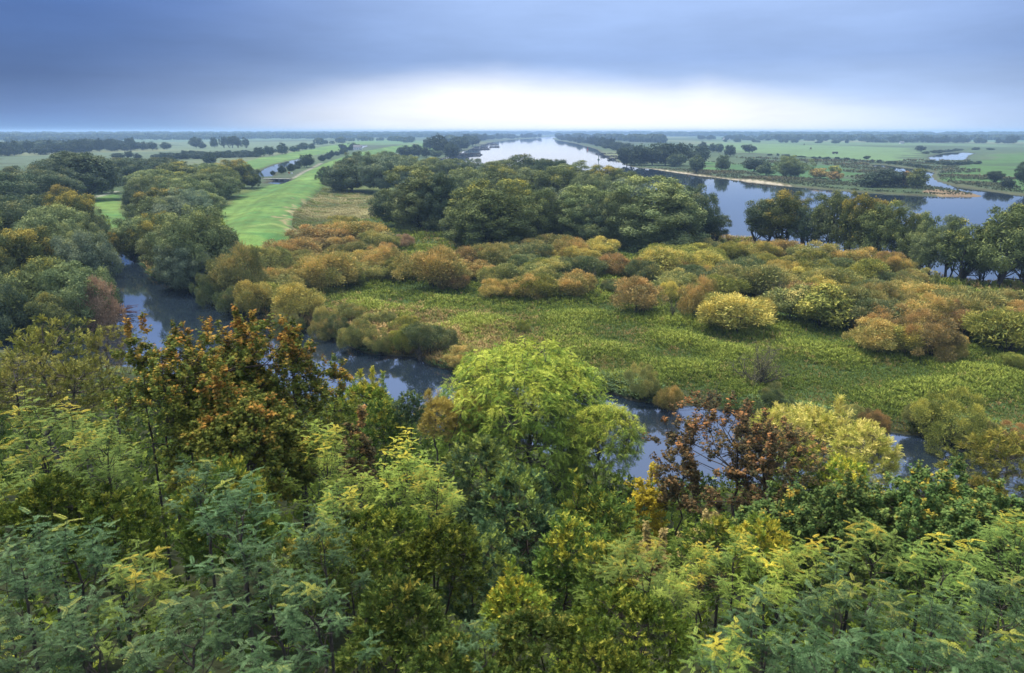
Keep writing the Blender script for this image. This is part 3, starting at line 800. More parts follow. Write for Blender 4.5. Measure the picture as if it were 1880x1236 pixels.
def line(pts, n, hgt, wid, pal, label, name='distant_tree', group='far tree lines', key='fartree', seed=0, scat=2.0):
    rr = random.Random(seed); pp = [P(*q) for q in pts]
    seg = [math.dist(pp[i], pp[i + 1]) for i in range(len(pp) - 1)]; T = sum(seg)
    n = int(n * 1.75); wid *= .62
    for k in range(n):
        s = (k + .5 + rr.uniform(-.6, .6)) / n * T; s = min(max(s, 0), T * .999); i = 0
        while s > seg[i] and i < len(seg) - 1: s -= seg[i]; i += 1
        f = s / seg[i]; x = pp[i][0] + (pp[i + 1][0] - pp[i][0]) * f; y = pp[i][1] + (pp[i + 1][1] - pp[i][1]) * f
        dd = math.hypot(x, y) * .006 * scat
        h = hgt * rr.uniform(.6, 1.35)
        plant(name, key, pal, x + rr.uniform(-1, 1) * dd, y + rr.uniform(-1, 1) * dd, wid * rr.uniform(.7, 1.4), h, label, 'tree', group, z=.6)
line([(560, 303), (600, 293), (628, 282), (650, 274)], 12, 6, 11, 'far', 'low dark bush of the hedge along the dyke lawn', 'hedge_bush', 'hedge along the dyke', seed=3, scat=.5)
line([(500, 322), (520, 318), (550, 308)], 5, 5, 9, 'far', 'low dark bush beside the drainage canal', 'hedge_bush', 'bushes by the drainage canal', seed=4, scat=.3)
line([(-60, 288), (60, 284), (150, 280), (215, 276)], 22, 15, 26, 'far', 'blue-grey tree of the wood behind the left fields', group='wood behind the left fields', seed=5, scat=4)
line([(200, 291), (300, 290), (380, 285), (460, 283)], 14, 6, 20, 'far', 'low scrub tree on the brown strip before the left pale field', group='brown strip before the left pale field', seed=56)
line([(300, 293), (400, 291), (470, 288)], 18, 6, 18, 'far', 'low scrubby tree on the dark strip left of the dyke', group='dark strip left of the dyke', seed=6)
line([(860, 262), (890, 257), (940, 254.5), (985, 252.5)], 22, 17, 36, 'far', 'hazy tree on the left shore of the river bend', group='left shore of the river bend', seed=8, scat=1.2)
line([(1030, 256), (1060, 261), (1090, 266), (1120, 274), (1150, 282), (1185, 286)], 24, 15, 26, 'far', 'hazy tree on the right shore of the river bend', group='right shore of the river bend', seed=10, scat=1.2)
line([(1290, 256), (1400, 258), (1500, 259), (1600, 260)], 26, 15, 34, 'far', 'hazy tree of the line behind the pale field', group='tree line behind the pale field', seed=12, scat=3)
line([(1600, 262), (1700, 262), (1800, 263), (1900, 264)], 24, 15, 32, 'far', 'hazy tree of the line beyond the pond', group='tree line beyond the pond', seed=13, scat=2)
line([(1420, 286), (1540, 294), (1640, 301), (1710, 310)], 22, 2.6, 9, 'far', 'low dark bush on the strip behind the river meadow', 'low_bush', 'dark strip behind the river meadow', seed=57, scat=.8)
line([(1700, 283), (1760, 276), (1830, 275)], 12, 4, 14, 'far', 'low bush around the pond', 'low_bush', 'bushes around the pond', seed=58, scat=1)
line([(1700, 300), (1750, 304), (1800, 300)], 10, 3, 9, 'far', 'low bush on the bank between pond and inlet', 'low_bush', 'bushes between pond and inlet', seed=59, scat=.8)
line([(1330, 261), (1500, 263), (1560, 264)], 9, 9, 24, 'far', 'small hazy tree in front of the line behind the pale field', group='field trees', seed=14)

# far woods that read as one mass
def woods(name, pts, n, hgt, wid, label, seed, sct=.02):
    rr = np.random.default_rng(seed); pp = np.array([P(*q, .9) for q in pts]); t = rr.random(n) * (len(pp) - 1); i = t.astype(int); f = (t - i)[:, None]
    c = pp[i] * (1 - f) + pp[i + 1] * f; c = c + rr.normal(size=c.shape) * np.hypot(c[:, 0], c[:, 1])[:, None] * sct
    m = 90; s = unit(rr.normal(size=(n, m, 3)) + [0, 0, .5]); hh = hgt * rr.uniform(.6, 1.3, n)[:, None, None]
    pos = np.concatenate([c, np.full((n, 1), 0.)], 1)[:, None, :] + s * hh * [wid / hgt, wid / hgt, .5] + [0, 0, 1] * hh * .48
    pos = pos.reshape(-1, 3); s2 = s.reshape(-1, 3)
    A = unit(np.cross(s2, rr.normal(size=s2.shape))); TV, TF = t_leaf(1, .8)
    V, F = scatter(TV, TF, pos, A, unit(s2 + .3 * rr.normal(size=s2.shape)), np.repeat(hh.ravel(), m) * .45)
    me = mesh_from(name, V, F, {'tint': rr.random(len(F)), 'top': np.zeros(len(F))})
    tag(ob(name, me, mat=L['far']), label, 'wood', kind='stuff')
woods('far_wood', [(-200, 252), (300, 250.5), (560, 250), (760, 249.5)], 900, 22, 26, 'faint wooded horizon left of the river', 31)
woods('far_wood', [(-200, 258), (100, 256), (400, 254.5), (600, 253)], 620, 17, 22, 'blue woodland belt across the left plain', 35)
woods('far_wood', [(1400, 255.5), (1650, 256.5), (2100, 258)], 420, 16, 22, 'blue woodland belt beyond the pond', 36)
woods('far_wood', [(830, 262), (890, 255), (960, 252)], 36, 16, 13, 'bluish wood behind the left shore of the river bend', 49, .006)
woods('far_wood', [(1040, 253), (1100, 256), (1160, 260), (1210, 262)], 66, 18, 15, 'bluish wood right of the river bend', 51, .006)
woods('far_wood', [(0, 262), (200, 258), (400, 256), (560, 254)], 66, 12, 12, 'faint tree belt along the left horizon', 55, .006)
woods('far_wood', [(-60, 282), (60, 279), (150, 275), (235, 270)], 78, 13, 11, 'blue-grey mass of trees at the back of the left fields', 95, .006)
woods('far_wood', [(575, 268), (640, 259), (720, 258), (760, 262)], 42, 12, 10, 'hazy wood behind the dyke lawns', 47, .006)
woods('far_wood', [(560, 255), (660, 253), (760, 252), (860, 252)], 200, 16, 18, 'blue wood behind the dyke', 32)
woods('far_wood', [(760, 248), (900, 247), (1050, 247), (1250, 247.5)], 520, 24, 34, 'pale wood closing the river bend', 33)
woods('far_wood', [(1250, 250), (1400, 250), (1600, 250), (2100, 251)], 1000, 22, 28, 'faint wooded horizon right of the river', 34)

# scrub crowding the belt between the bushes listed above
rb = random.Random(5)
BELT = [(455, 520), (520, 470), (590, 440), (700, 445), (800, 478), (900, 470), (1000, 462), (1150, 470), (1250, 470), (1340, 468), (1450, 480), (1600, 510),
        (1700, 545), (1880, 575), (1880, 640), (1760, 620), (1600, 605), (1500, 575), (1400, 560), (1300, 560), (1200, 535), (1100, 520), (1000, 535), (900, 530), (800, 510), (700, 515), (640, 525), (560, 540), (470, 560)]
bel = np.array(BELT, float); k = 0
pals = ['shrub_olive', 'shrub_orange', 'shrub_gold', 'shrub_yellow', 'shrub_rust', 'shrub_green', 'shrub_olive']
used = []
while k < 62:
    x, y = rb.uniform(450, 1880), rb.uniform(440, 640)
    if not inside(np.array([x]), np.array([y]), bel)[0] or any(abs(x - a) < 34 and abs(y - b) < 14 for a, b in used): continue
    used.append((x, y)); k += 1
    sc_ = (y - 241) / 250
    by_px('willow_bush', 'shrub', rb.choice(pals), x, y, rb.uniform(62, 90) * sc_, y - rb.uniform(26, 36) * sc_, 'low willow bush crowded between larger ones in the scrub belt', 'bush', 'filler bushes of the scrub belt', trunkname='stems')

# ------------------------------------------------------------------ plants of the bluff, leaf by leaf
LM('locust', [(0.013, 0.034, 0.009), (0.044, 0.091, 0.031), (0.125, 0.207, 0.089)], [(0.196, 0.232, 0.044), (0.266, 0.265, 0.044)], .95, 1.2, rough=.6, spec=.1, patch=3)
LM('locust_green', [(0.069, 0.128, 0.025), (0.137, 0.205, 0.041), (0.218, 0.297, 0.066)], [(0.309, 0.307, 0.041), (0.437, 0.349, 0.041)], .75, 1.05, spec=.12, patch=3)
LM('locust_lime', [(0.119, 0.192, 0.029), (0.216, 0.292, 0.045), (0.335, 0.393, 0.081)], [(0.432, 0.403, 0.049), (0.562, 0.433, 0.049)], .75, 1.05, spec=.12, patch=3)
LM('maple_autumn', [(.075, .11, .022), (.145, .175, .03), (.25, .25, .04)], [(.36, .13, .03), (.45, .19, .035), (.44, .28, .05)], .74, 1.2, wob=1.5, patch=6)
LM('maple_red', [(0.057, 0.063, 0.029), (0.132, 0.098, 0.041), (0.230, 0.144, 0.054)], [(0.368, 0.172, 0.059), (0.483, 0.241, 0.081)], .8, 1.2, patch=4)
LM('maple_green', [(.055, .11, .03), (.11, .175, .045), (.19, .25, .065)], [(.38, .22, .035), (.46, .32, .04)], .95, 1.3, wob=1.4, patch=8)
LM('maple_gold', [(.34, .28, .03), (.48, .38, .03), (.60, .46, .04)], None, trans=.35)
LM('maple_tan', [(.20, .17, .05), (.30, .23, .08), (.40, .30, .12)], None)
LM('weeping', [(0.129, 0.217, 0.032), (0.245, 0.366, 0.053), (0.385, 0.527, 0.085)], [(0.466, 0.538, 0.064), (0.583, 0.618, 0.095)], .6, 1.0, patch=1.5)
LM('fine_yellow', [(0.312, 0.338, 0.062), (0.475, 0.450, 0.075), (0.625, 0.562, 0.138)], [(0.725, 0.600, 0.112), (0.750, 0.625, 0.200)], .6, 1.0, patch=2)
LM('fine_gold', [(.38, .32, .05), (.52, .42, .08), (.62, .50, .14)], None)
LM('fine_olive', [(.10, .125, .025), (.18, .19, .035), (.27, .26, .055)], [(.34, .30, .055), (.40, .33, .06)], .7, 1.05, patch=2)
LM('leafy_green', [(0.060, 0.116, 0.021), (0.119, 0.191, 0.034), (0.214, 0.297, 0.055)], [(0.357, 0.361, 0.043), (0.452, 0.404, 0.051)], .8, 1.1, patch=3)
LM('leafy_teal', [(0.046, 0.092, 0.038), (0.091, 0.149, 0.062), (0.169, 0.230, 0.104)], [(0.169, 0.230, 0.048), (0.260, 0.299, 0.057)], .75, 1.0, patch=3)
LM('leafy_lime', [(0.138, 0.224, 0.027), (0.241, 0.336, 0.045), (0.368, 0.448, 0.072)], [(0.483, 0.482, 0.054), (0.598, 0.504, 0.054)], .7, 1.0, patch=3)
LM('vine', [(0.026, 0.049, 0.009), (0.075, 0.117, 0.015), (0.160, 0.205, 0.027)], [(0.234, 0.254, 0.034), (0.319, 0.313, 0.043)], .75, 1.15, patch=5)
LM('bramble', [(0.027, 0.050, 0.011), (0.072, 0.108, 0.020), (0.153, 0.180, 0.036)], [(0.306, 0.216, 0.036), (0.360, 0.270, 0.045)], .8, 1.3, patch=5)
LM('bare_olive', [(.13, .145, .03), (.20, .205, .04), (.29, .29, .07)], [(.33, .32, .06), (.40, .36, .08)], .7, 1.05, patch=2)

def fg_proto(key, seed, w, h, base, ntip, kind, spires=0, limbs=9, stems=1, r=.09, bark=BARK, nl=10, tw=.6, env=.2, lsz=.2, shell=.5, squash=1.0, twigs=2):
    rng = np.random.default_rng(seed)
    cz = base + (h - base) * .45; rx, rz = w / 2, (h - base) * .55; en = SineNoise(seed + 5, 8, 3, 1.2, 3.5)
    d = unit(rng.normal(size=(ntip * 2, 3)) + [0, 0, .35]); d = d[d[:, 2] > -.72][:ntip]
    rad = (shell + (1 - shell) * rng.random(len(d)) ** .5) * (1 + env * en(d))
    tip = d * rad[:, None] * [rx, rx, rz]; tip[:, 2] += cz
    if spires:                                               # leading shoots that stick out above the crown
        a = rng.uniform(0, 6.28, spires); q = rng.uniform(.1, .75, spires) * rx; zz = cz + rz * np.sqrt(np.clip(1 - (q / rx) ** 2, .1, 1))
        L_ = []
        for k in range(spires):
            for s in range(4): L_.append((q[k] * math.cos(a[k]), q[k] * math.sin(a[k]), zz[k] - .3 + s * rz * .11))
        tip = np.concatenate([tip, np.array(L_)]); d = np.concatenate([d, np.tile([0, 0, 1.], (len(L_), 1))])
    S = []; nodes = []
    for st in range(stems):
        off = rng.normal(size=3) * .07 * w * (stems > 1); off[2] = -.5
        S.append((off + [0, 0, -8.5], off + [0, 0, .02], r * 1.25, r))
        s, pts = limb(rng, off, np.array([off[0] * 2.5, off[1] * 2.5, cz + rz * .45]), r, r * .35, 6, .05); S += s; nodes += [(p, r * .5) for p in pts[2:]]
    lt = tip[rng.permutation(len(tip))[:limbs]]
    base_nodes = list(nodes)
    for t in lt:
        c = [b_ for b_ in base_nodes if b_[0][2] < t[2] + .1 * rz] or base_nodes[:1]
        b_ = min(c, key=lambda q: np.linalg.norm(q[0] - t) + rng.uniform(0, .3 * w))
        s, pts = limb(rng, b_[0], t, b_[1] * .75, r * .14, 5, .10); S += s; nodes += [(p, r * .22) for p in pts[1:]]
    NP = np.array([p for p, _ in nodes])
    O, A, N, TI, TP = [], [], [], [], []
    ct = rng.random(len(tip)); up = np.array([0, 0, 1.])
    for k in range(len(tip)):
        t = tip[k]; dd = np.linalg.norm(NP - t, axis=1) + np.where(NP[:, 2] > t[2], .5, 0); a = NP[int(np.argmin(dd))]
        if np.linalg.norm(a - t) > .1: S.append((a, t, r * .14, r * .07))
        for q in range(twigs):
            dr = unit((d[k] * .9 + up * (.75 if kind != 'weep' else .1) + rng.normal(size=3) * .55)[None])[0]; Lt = tw * rng.uniform(.7, 1.3)
            e = t + dr * Lt; S.append((t, e, r * .08, r * .03))
            g0 = rng.uniform(0, 6.28)
            x = np.cross(dr, up); x = x / max(np.linalg.norm(x), 1e-3); y = np.cross(dr, x)
            for m in range(nl):
                s_ = (m + .6) / nl; p = t + dr * Lt * s_; an = g0 + m * 2.4
                sd = x * math.cos(an) + y * math.sin(an)
                if kind == 'pinnate': aa = sd * 1.0 + dr * (.2 + .5 * s_) + up * .12; nn = up * 1.0 + dr * .2 + rng.normal(size=3) * .16
                elif kind == 'maple': p = p + sd * lsz * .5; aa = sd + up * rng.uniform(-.9, .1) + dr * .3; nn = up * .8 + sd * .5 + rng.normal(size=3) * .45
                elif kind == 'droop': aa = sd * .7 + dr * .5 - up * .45; nn = up * .5 + sd * .5 + rng.normal(size=3) * .35
                elif kind == 'weep': aa = np.array([0, 0, -1.]) + sd * .28 + dr * .3 * s_; nn = sd + rng.normal(size=3) * .3
                else: aa = sd * .8 + dr * .9 + up * .1; nn = up * .6 + sd * .3 + rng.normal(size=3) * .6
                O.append(p); A.append(aa); N.append(nn); TI.append(np.clip(.5 + .5 * (ct[k] - .5) + .6 * (rng.random() - .5), 0, 1))
                TP.append(.6 * np.clip((p[2] - base) / (h - base), 0, 1.1) + .25 * ct[k] + .15 * s_)
    O, A, N = np.array(O), unit(np.array(A)), unit(np.array(N)); TI, TP = np.array(TI), np.array(TP)
    T = {'pinnate': [t_locust(8, .35, 1), t_locust(7, .55, 2)], 'maple': [t_maple()], 'droop': [t_sprig(11, .075, .36, 11, .55, .6), t_sprig(10, .08, .4, 12, .75, .6)], 'weep': [t_strand(16, 3), t_strand(14, 5)],
         'fine': [t_sprig(9, .10, .36, 1, .1, .7), t_sprig(8, .11, .4, 2, .25, .8)], 'oval': [t_sprig(6, .27, .42, 4, .2, 1.1), t_sprig(7, .25, .36, 6, .1, 1.0)]}[kind]
    sel = rng.integers(len(T), size=len(O)); VV, FF, tt, tp = [], [], [], []; off = 0
    for q, (TV, TF) in enumerate(T):
        m = sel == q; V, F = scatter(TV, TF, O[m], A[m], N[m], lsz * rng.uniform(.75, 1.25, m.sum()))
        VV.append(V); FF.append(F + off); off += len(V)
        tt.append(np.clip(np.repeat(TI[m], len(TF)) + rng.normal(size=m.sum() * len(TF)) * .08, 0, 1)); tp.append(np.repeat(TP[m], len(TF)))
    add_proto(key, w, h, np.concatenate(VV), np.concatenate(FF), np.concatenate(tt), np.concatenate(tp), tubes(S, 4), bark)

def locust_proto(key, seed, w, h, base, shoots, per, lsz, bark=BARK, twod=.8):
    rng = np.random.default_rng(seed); S, nodes = [], []; up = np.array([0, 0, 1.])
    S.append(((0, 0, -7), (0, 0, -.48), .085, .07)); s, pts = limb(rng, (0, 0, -.5), (rng.normal() * .1 * w, rng.normal() * .1 * w, h * .72), .07, .03, 6, .04); S += s
    for k in range(shoots):
        a = k * 2.4 + rng.uniform(-.4, .4); f = (k + .5) / shoots; rad = w / 2 * (1.0 - .75 * f) * rng.uniform(.7, 1.15)
        st = pts[1 + int(min(5, f * 5.9))]; zt = base + (h - base) * (.22 + .72 * f + rng.uniform(-.07, .1))
        end = np.array([math.cos(a) * rad, math.sin(a) * rad, zt]); S += limb(rng, st, end - up * .25 * (zt - st[2]), .022, .012, 3, .08)[0]
        b0 = end - up * .25 * (zt - st[2]); Ls = rng.uniform(.9, 1.6); dr = unit((up * 1.0 + .55 * np.array([math.cos(a), math.sin(a), 0]) * (1 - f) + rng.normal(size=3) * .12)[None])[0]
        s2, p2 = limb(rng, b0, b0 + dr * Ls, .012, .004, 5, .05); S += s2; nodes.append((p2, f))
        for q in range(2):                                  # side shoots
            b1 = p2[1 + q]; d1 = unit((dr * .5 + rng.normal(size=3) * .6 + up * .2)[None])[0]; s3, p3 = limb(rng, b1, b1 + d1 * .6, .007, .003, 3, .05); S += s3; nodes.append((p3, f))
    O, A, N, TI, TP = [], [], [], [], []
    for p, f in nodes:
        p = np.array(p); m = per if len(p) > 5 else per // 2; g0 = rng.uniform(0, 6.28); ct = rng.random()
        for q in range(m):
            u = .15 + .85 * (q + .5) / m; i = min(int(u * (len(p) - 1)), len(p) - 2); o = p[i] + (p[i + 1] - p[i]) * (u * (len(p) - 1) - i)
            an = g0 + q * 2.4; O.append(o); A.append((math.cos(an), math.sin(an), .25 * u + rng.uniform(-.15, .2))); N.append(up + rng.normal(size=3) * .14)
            TI.append(np.clip(.3 + .4 * u + .3 * (ct - .5) + .3 * (rng.random() - .5), 0, 1)); TP.append(.5 * f + .3 * ct + .25 * u)  # shade put into the tint: leaves low on a shoot are darker
    O, A, N, TI, TP = map(np.array, (O, A, N, TI, TP)); VV, FF, tt, tp = [], [], [], []; off = 0; sel = rng.integers(3, size=len(O))
    for q, (TV, TF) in enumerate([t_locust(8, .30, 1), t_locust(7, .5, 2), t_locust(9, .15, 3)]):
        m = sel == q; V, F = scatter(TV, TF, O[m], A[m], N[m], lsz * rng.uniform(.75, 1.2, m.sum())); VV.append(V); FF.append(F + off); off += len(V)
        tt.append(np.clip(np.repeat(TI[m], len(TF)) + rng.normal(size=m.sum() * len(TF)) * .06, 0, 1)); tp.append(np.repeat(TP[m], len(TF)))
    add_proto(key, w, h, np.concatenate(VV), np.concatenate(FF), np.concatenate(tt), np.concatenate(tp), tubes(S, 4), bark)
for s in range(4): locust_proto('f_locust', 300 + s, 3.0, 4.4, .8, 12, 16, .35)
for s in range(3): locust_proto('f_ash', 310 + s, 4.4, 6.5, 1.2, 30, 17, .36)
for s in range(0): fg_proto('f_locust', 200 + s, 3.0, 4.6, .9, 85, 'pinnate', spires=4, nl=7, tw=.42, lsz=.36, r=.06, env=.28, twigs=2, shell=.62)
for s in range(0): fg_proto('f_ash', 210 + s, 4.2, 6.5, 1.2, 170, 'pinnate', spires=3, nl=8, tw=.5, lsz=.38, r=.09, twigs=2, env=.26)
for s in range(3): fg_proto('f_maple', 220 + s, 6.5, 8.5, 1.8, 480, 'maple', spires=4, limbs=18, nl=10, tw=.5, lsz=.16, r=.12, env=.18, twigs=3)
for s in range(2): fg_proto('f_maple_open', 225 + s, 6.5, 8.0, 1.6, 270, 'maple', spires=6, limbs=22, nl=9, tw=.5, lsz=.14, r=.11, env=.34, twigs=2, shell=.5)
for s in range(2): fg_proto('f_maple_slim', 230 + s, 2.2, 7.5, 2.2, 70, 'maple', spires=2, limbs=8, nl=11, tw=.45, lsz=.15, r=.07, env=.3, twigs=2)
for s in range(2): fg_proto('f_weep', 240 + s, 12, 13, 1.5, 1000, 'droop', limbs=30, nl=8, tw=.7, lsz=.62, r=.26, env=.3, twigs=2, shell=.5, bark=BARK_GREY)
for s in range(3): fg_proto('f_fine', 250 + s, 5.5, 7, 1.0, 330, 'fine', spires=4, limbs=18, nl=9, tw=.55, lsz=.34, r=.12, env=.2, twigs=2, bark=BARK_GREY)
for s in range(3): fg_proto('f_oval', 260 + s, 4.5, 6.5, .8, 300, 'oval', spires=3, limbs=14, nl=9, tw=.5, lsz=.26, r=.1, env=.25, twigs=2)
for s in range(2): fg_proto('f_mound', 270 + s, 4.0, 4.5, .1, 330, 'oval', limbs=10, nl=10, tw=.34, lsz=.17, r=.05, env=.28, twigs=2, shell=.6, stems=3)
for s in range(2): fg_proto('f_sparse', 280 + s, 6.0, 8, 1.5, 230, 'oval', limbs=26, nl=7, tw=.5, lsz=.22, r=.16, env=.3, twigs=2, shell=.35, bark=BARK_GREY)

def fg(name, key, pal, px, top, wpx, D, label, cat='tree', group=None, var=None, rz=None):
    x, zt = AT(px, top, D); g0 = hz(x, D); w = wpx / FPX * depth(D, zt - 1)
    cnt[0] += 1; lst = PROTO[key]; v = cnt[0] if var is None else var; w0, h0, cm, tm = lst[v % len(lst)]
    s = w / w0; sz = s * random.Random(int(px + D)).uniform(.82, .98); root = zt - h0 * sz
    rr = random.Random(cnt[0])
    e = bpy.data.objects.new(name, None); COL.objects.link(e); e.location = (x, D, root)
    e.rotation_euler = (0, 0, rr.uniform(0, 6.28) if rz is None else rz); e.scale = (s, s, sz); e.empty_display_size = .5
    tag(e, label, cat, group)
    ob('crown', cm, e, L[pal]); ob('trunk', tm, e); return e

def frows(txt, group=None):
    for ln in txt.strip().splitlines():
        a, b = ln.split('|'); f = a.split(); px, top, w, D = map(float, f[3:7])
        fg(f[0], f[1], f[2], px, top, w, D, b.strip(), f[7] if len(f) > 7 else 'tree', group)
frows('''
weeping_willow f_weep weeping 900 722 150 52|yellow-green weeping willow lobe at the big one's left side
weeping_willow f_weep weeping 982 645 350 54|big yellow-green weeping willow in front of the channel, centre
weeping_willow f_weep weeping 1098 742 165 51|smaller weeping willow bough mass at the big one's right side
willow_tree f_fine fine_gold 800 722 90 50|pale gold slender tree in front of the channel, left of the weeping willow
willow_tree f_fine fine_gold 850 716 95 52|pale yellow tree touching the weeping willow's left flank
leafy_tree f_oval leafy_lime 676 682 130 42|light green round topped tree beside the orange maple, by the water
leafy_tree f_oval leafy_green 700 740 130 38|green tree in front of the light round topped one
pointed_tree f_oval leafy_teal 752 722 60 38|small pointed dark green tree standing against the water
willow_tree f_fine fine_yellow 1430 742 140 54|yellow-green willow behind the red-brown maple, left of three
willow_tree f_fine fine_yellow 1512 732 150 56|palest yellow willow, middle of three by the channel
willow_tree f_fine fine_yellow 1598 774 140 50|yellow willow with open crown beside the water, right of three
willow_tree f_fine fine_olive 1860 790 190 40|olive willow with dark boughs at the right edge
willow_tree f_fine fine_olive 1812 870 80 38|small olive willow left of the one at the right edge
robinia_tree f_sparse bare_olive 60 588 250 36|olive robinia with twisted dark branches at the left edge
robinia_tree f_sparse bare_olive 190 600 130 33|sparse robinia whose bare fork stands before the water on the left
robinia_tree f_sparse bare_olive 130 650 190 30|olive robinia in front of the two others at the left
robinia_tree f_sparse bare_olive 20 660 170 29|olive robinia cut by the left edge
maple_tree f_maple maple_autumn 405 615 270 25.5|dense inner maple crown behind the large orange one
maple_tree f_maple_open maple_autumn 400 588 310 24|large orange and green maple on the left
maple_tree f_maple_slim maple_autumn 248 578 95 23|slim maple leader with rusty leaves left of the large maple
maple_tree f_maple_slim maple_autumn 322 592 80 24|slim maple shoot between the rusty leader and the large maple
maple_tree f_maple_slim maple_autumn 440 562 100 25|highest orange maple shoot of all, over the channel
maple_tree f_maple_slim maple_autumn 530 588 110 25|slim maple at the right shoulder of the large one
maple_tree f_maple_open maple_autumn 540 636 210 25|green-orange maple filling the large one's right side
maple_tree f_maple_slim maple_autumn 612 655 90 27|brownish small maple with two heads against the water
maple_tree f_maple_open maple_autumn 290 650 240 22|dark green maple with scattered orange tops under the rusty leader
maple_tree f_maple maple_autumn 440 690 300 21|shaded green maple below the large orange one
maple_tree f_maple_slim maple_red 655 745 90 28|red-tinged little maple left of the light green trees
maple_tree f_maple_open maple_red 1362 745 290 31|large red-brown maple right of the centre
maple_tree f_maple_slim maple_red 1262 765 100 32|reddish maple shoots left of the large red-brown one over the water
maple_tree f_maple_open maple_red 1415 775 190 31|dusky red maple at the right foot of the large red-brown one
maple_tree f_maple_slim maple_gold 1196 852 85 33|bright yellow young maple between weeping willow and red-brown maple
maple_tree f_maple_slim maple_gold 1180 900 70 32|yellow maple twigs low beside the weeping willow
leafy_tree f_oval leafy_green 1475 830 180 36|green tree under the three yellow willows
leafy_tree f_oval leafy_lime 1560 850 140 36|yellow-green tree under the open crowned yellow willow
maple_tree f_maple maple_green 1590 870 240 21|green maple with orange flecks, left of the right-hand maples
maple_tree f_maple maple_green 1725 878 240 20|tall green maple with a pale top before the channel on the right
maple_tree f_maple maple_green 1850 900 220 18|green-olive maple at the right edge
maple_tree f_maple_slim maple_green 1760 835 70 22|slim maple shoot with a domed head before the channel on the right
maple_tree f_maple_slim maple_tan 1195 958 110 22|tan leaved young maple in front of the yellow one
maple_tree f_maple maple_green 1450 905 200 22|yellow-green maple at the front of the red-brown one
maple_tree f_maple_slim maple_tan 1300 940 90 21|small maple with peach coloured leaves under the red-brown one
''')
frows('''
locust_tree f_ash locust_green 80 715 300 17|feathery green locust in the left middle, second row
locust_tree f_ash locust_green 175 770 170 16|feathery locust with yellowing top right of the left middle one
locust_tree f_ash locust_lime 590 778 190 21|pale green robinia below the channel, left of centre
locust_tree f_ash locust_lime 745 800 210 21|yellow-green robinia with golden tips, left of centre
locust_tree f_ash locust_lime 790 850 150 20|pale robinia drooping over the dark vines, left of centre
locust_tree f_ash locust_green 620 890 190 18|robinia leaning over the vine hollow
vine_thicket f_mound vine 700 935 230 18 thicket|olive vine curtain under the pale robinias
vine_thicket f_mound vine 790 960 190 17 thicket|dark ivy mass in the hollow left of centre
vine_thicket f_mound vine 640 990 160 15 thicket|yellow-green vine curtain falling into the dark hollow
leafy_tree f_oval leafy_teal 900 812 210 27|dark teal-green tree covering the weeping willow's left foot
leafy_tree f_oval leafy_teal 960 870 210 25|blue-green tree at the foot of the weeping willow
leafy_tree f_oval leafy_green 1080 880 220 28|green tree under the weeping willow, right side
leafy_tree f_oval leafy_green 1040 960 190 21|mid green tree low in the centre
leafy_tree f_oval leafy_teal 870 980 180 19|dark tree beneath the blue-green one on its left
leafy_tree f_oval leafy_lime 940 1040 150 15|yellow-green bush at the bottom centre
leafy_tree f_oval leafy_green 1120 1010 180 17|dense green tree beside the feathery clump, centre right
locust_tree f_ash locust_green 1180 985 230 15|feathery green locust right of centre
locust_tree f_ash locust_lime 1290 1000 120 16|pale feathery sapling below the red-brown maple
leafy_tree f_oval leafy_green 1330 950 170 19|green tree below the red-brown maple
leafy_tree f_oval leafy_lime 1400 960 130 17|yellow-green tree with bright leaves before the maples
vine_thicket f_mound vine 190 915 220 15 thicket|yellow-green vine mound on the left
vine_thicket f_mound vine 60 880 200 15 thicket|olive vine mound at the left under the feathery locust
leafy_tree f_oval leafy_green 400 860 200 17|dark green tree behind the spiky locusts
bramble_bush f_mound bramble 720 1090 260 11.5 bush|orange and olive bramble at the bottom, left of centre
bramble_bush f_mound bramble 560 1000 170 13 bush|rusty bramble showing behind the blue-green locust
bramble_bush f_mound bramble 1000 1110 280 11 bush|olive bramble mound at the bottom centre
bramble_bush f_mound vine 1160 1090 250 11 bush|dull green thicket right of the bottom centre
bramble_bush f_mound bramble 850 1180 230 9 bush|brown-green bramble at the lower frame edge
bramble_bush f_mound vine 1120 1190 220 9 bush|dark small leaved bush at the lower frame edge
''')
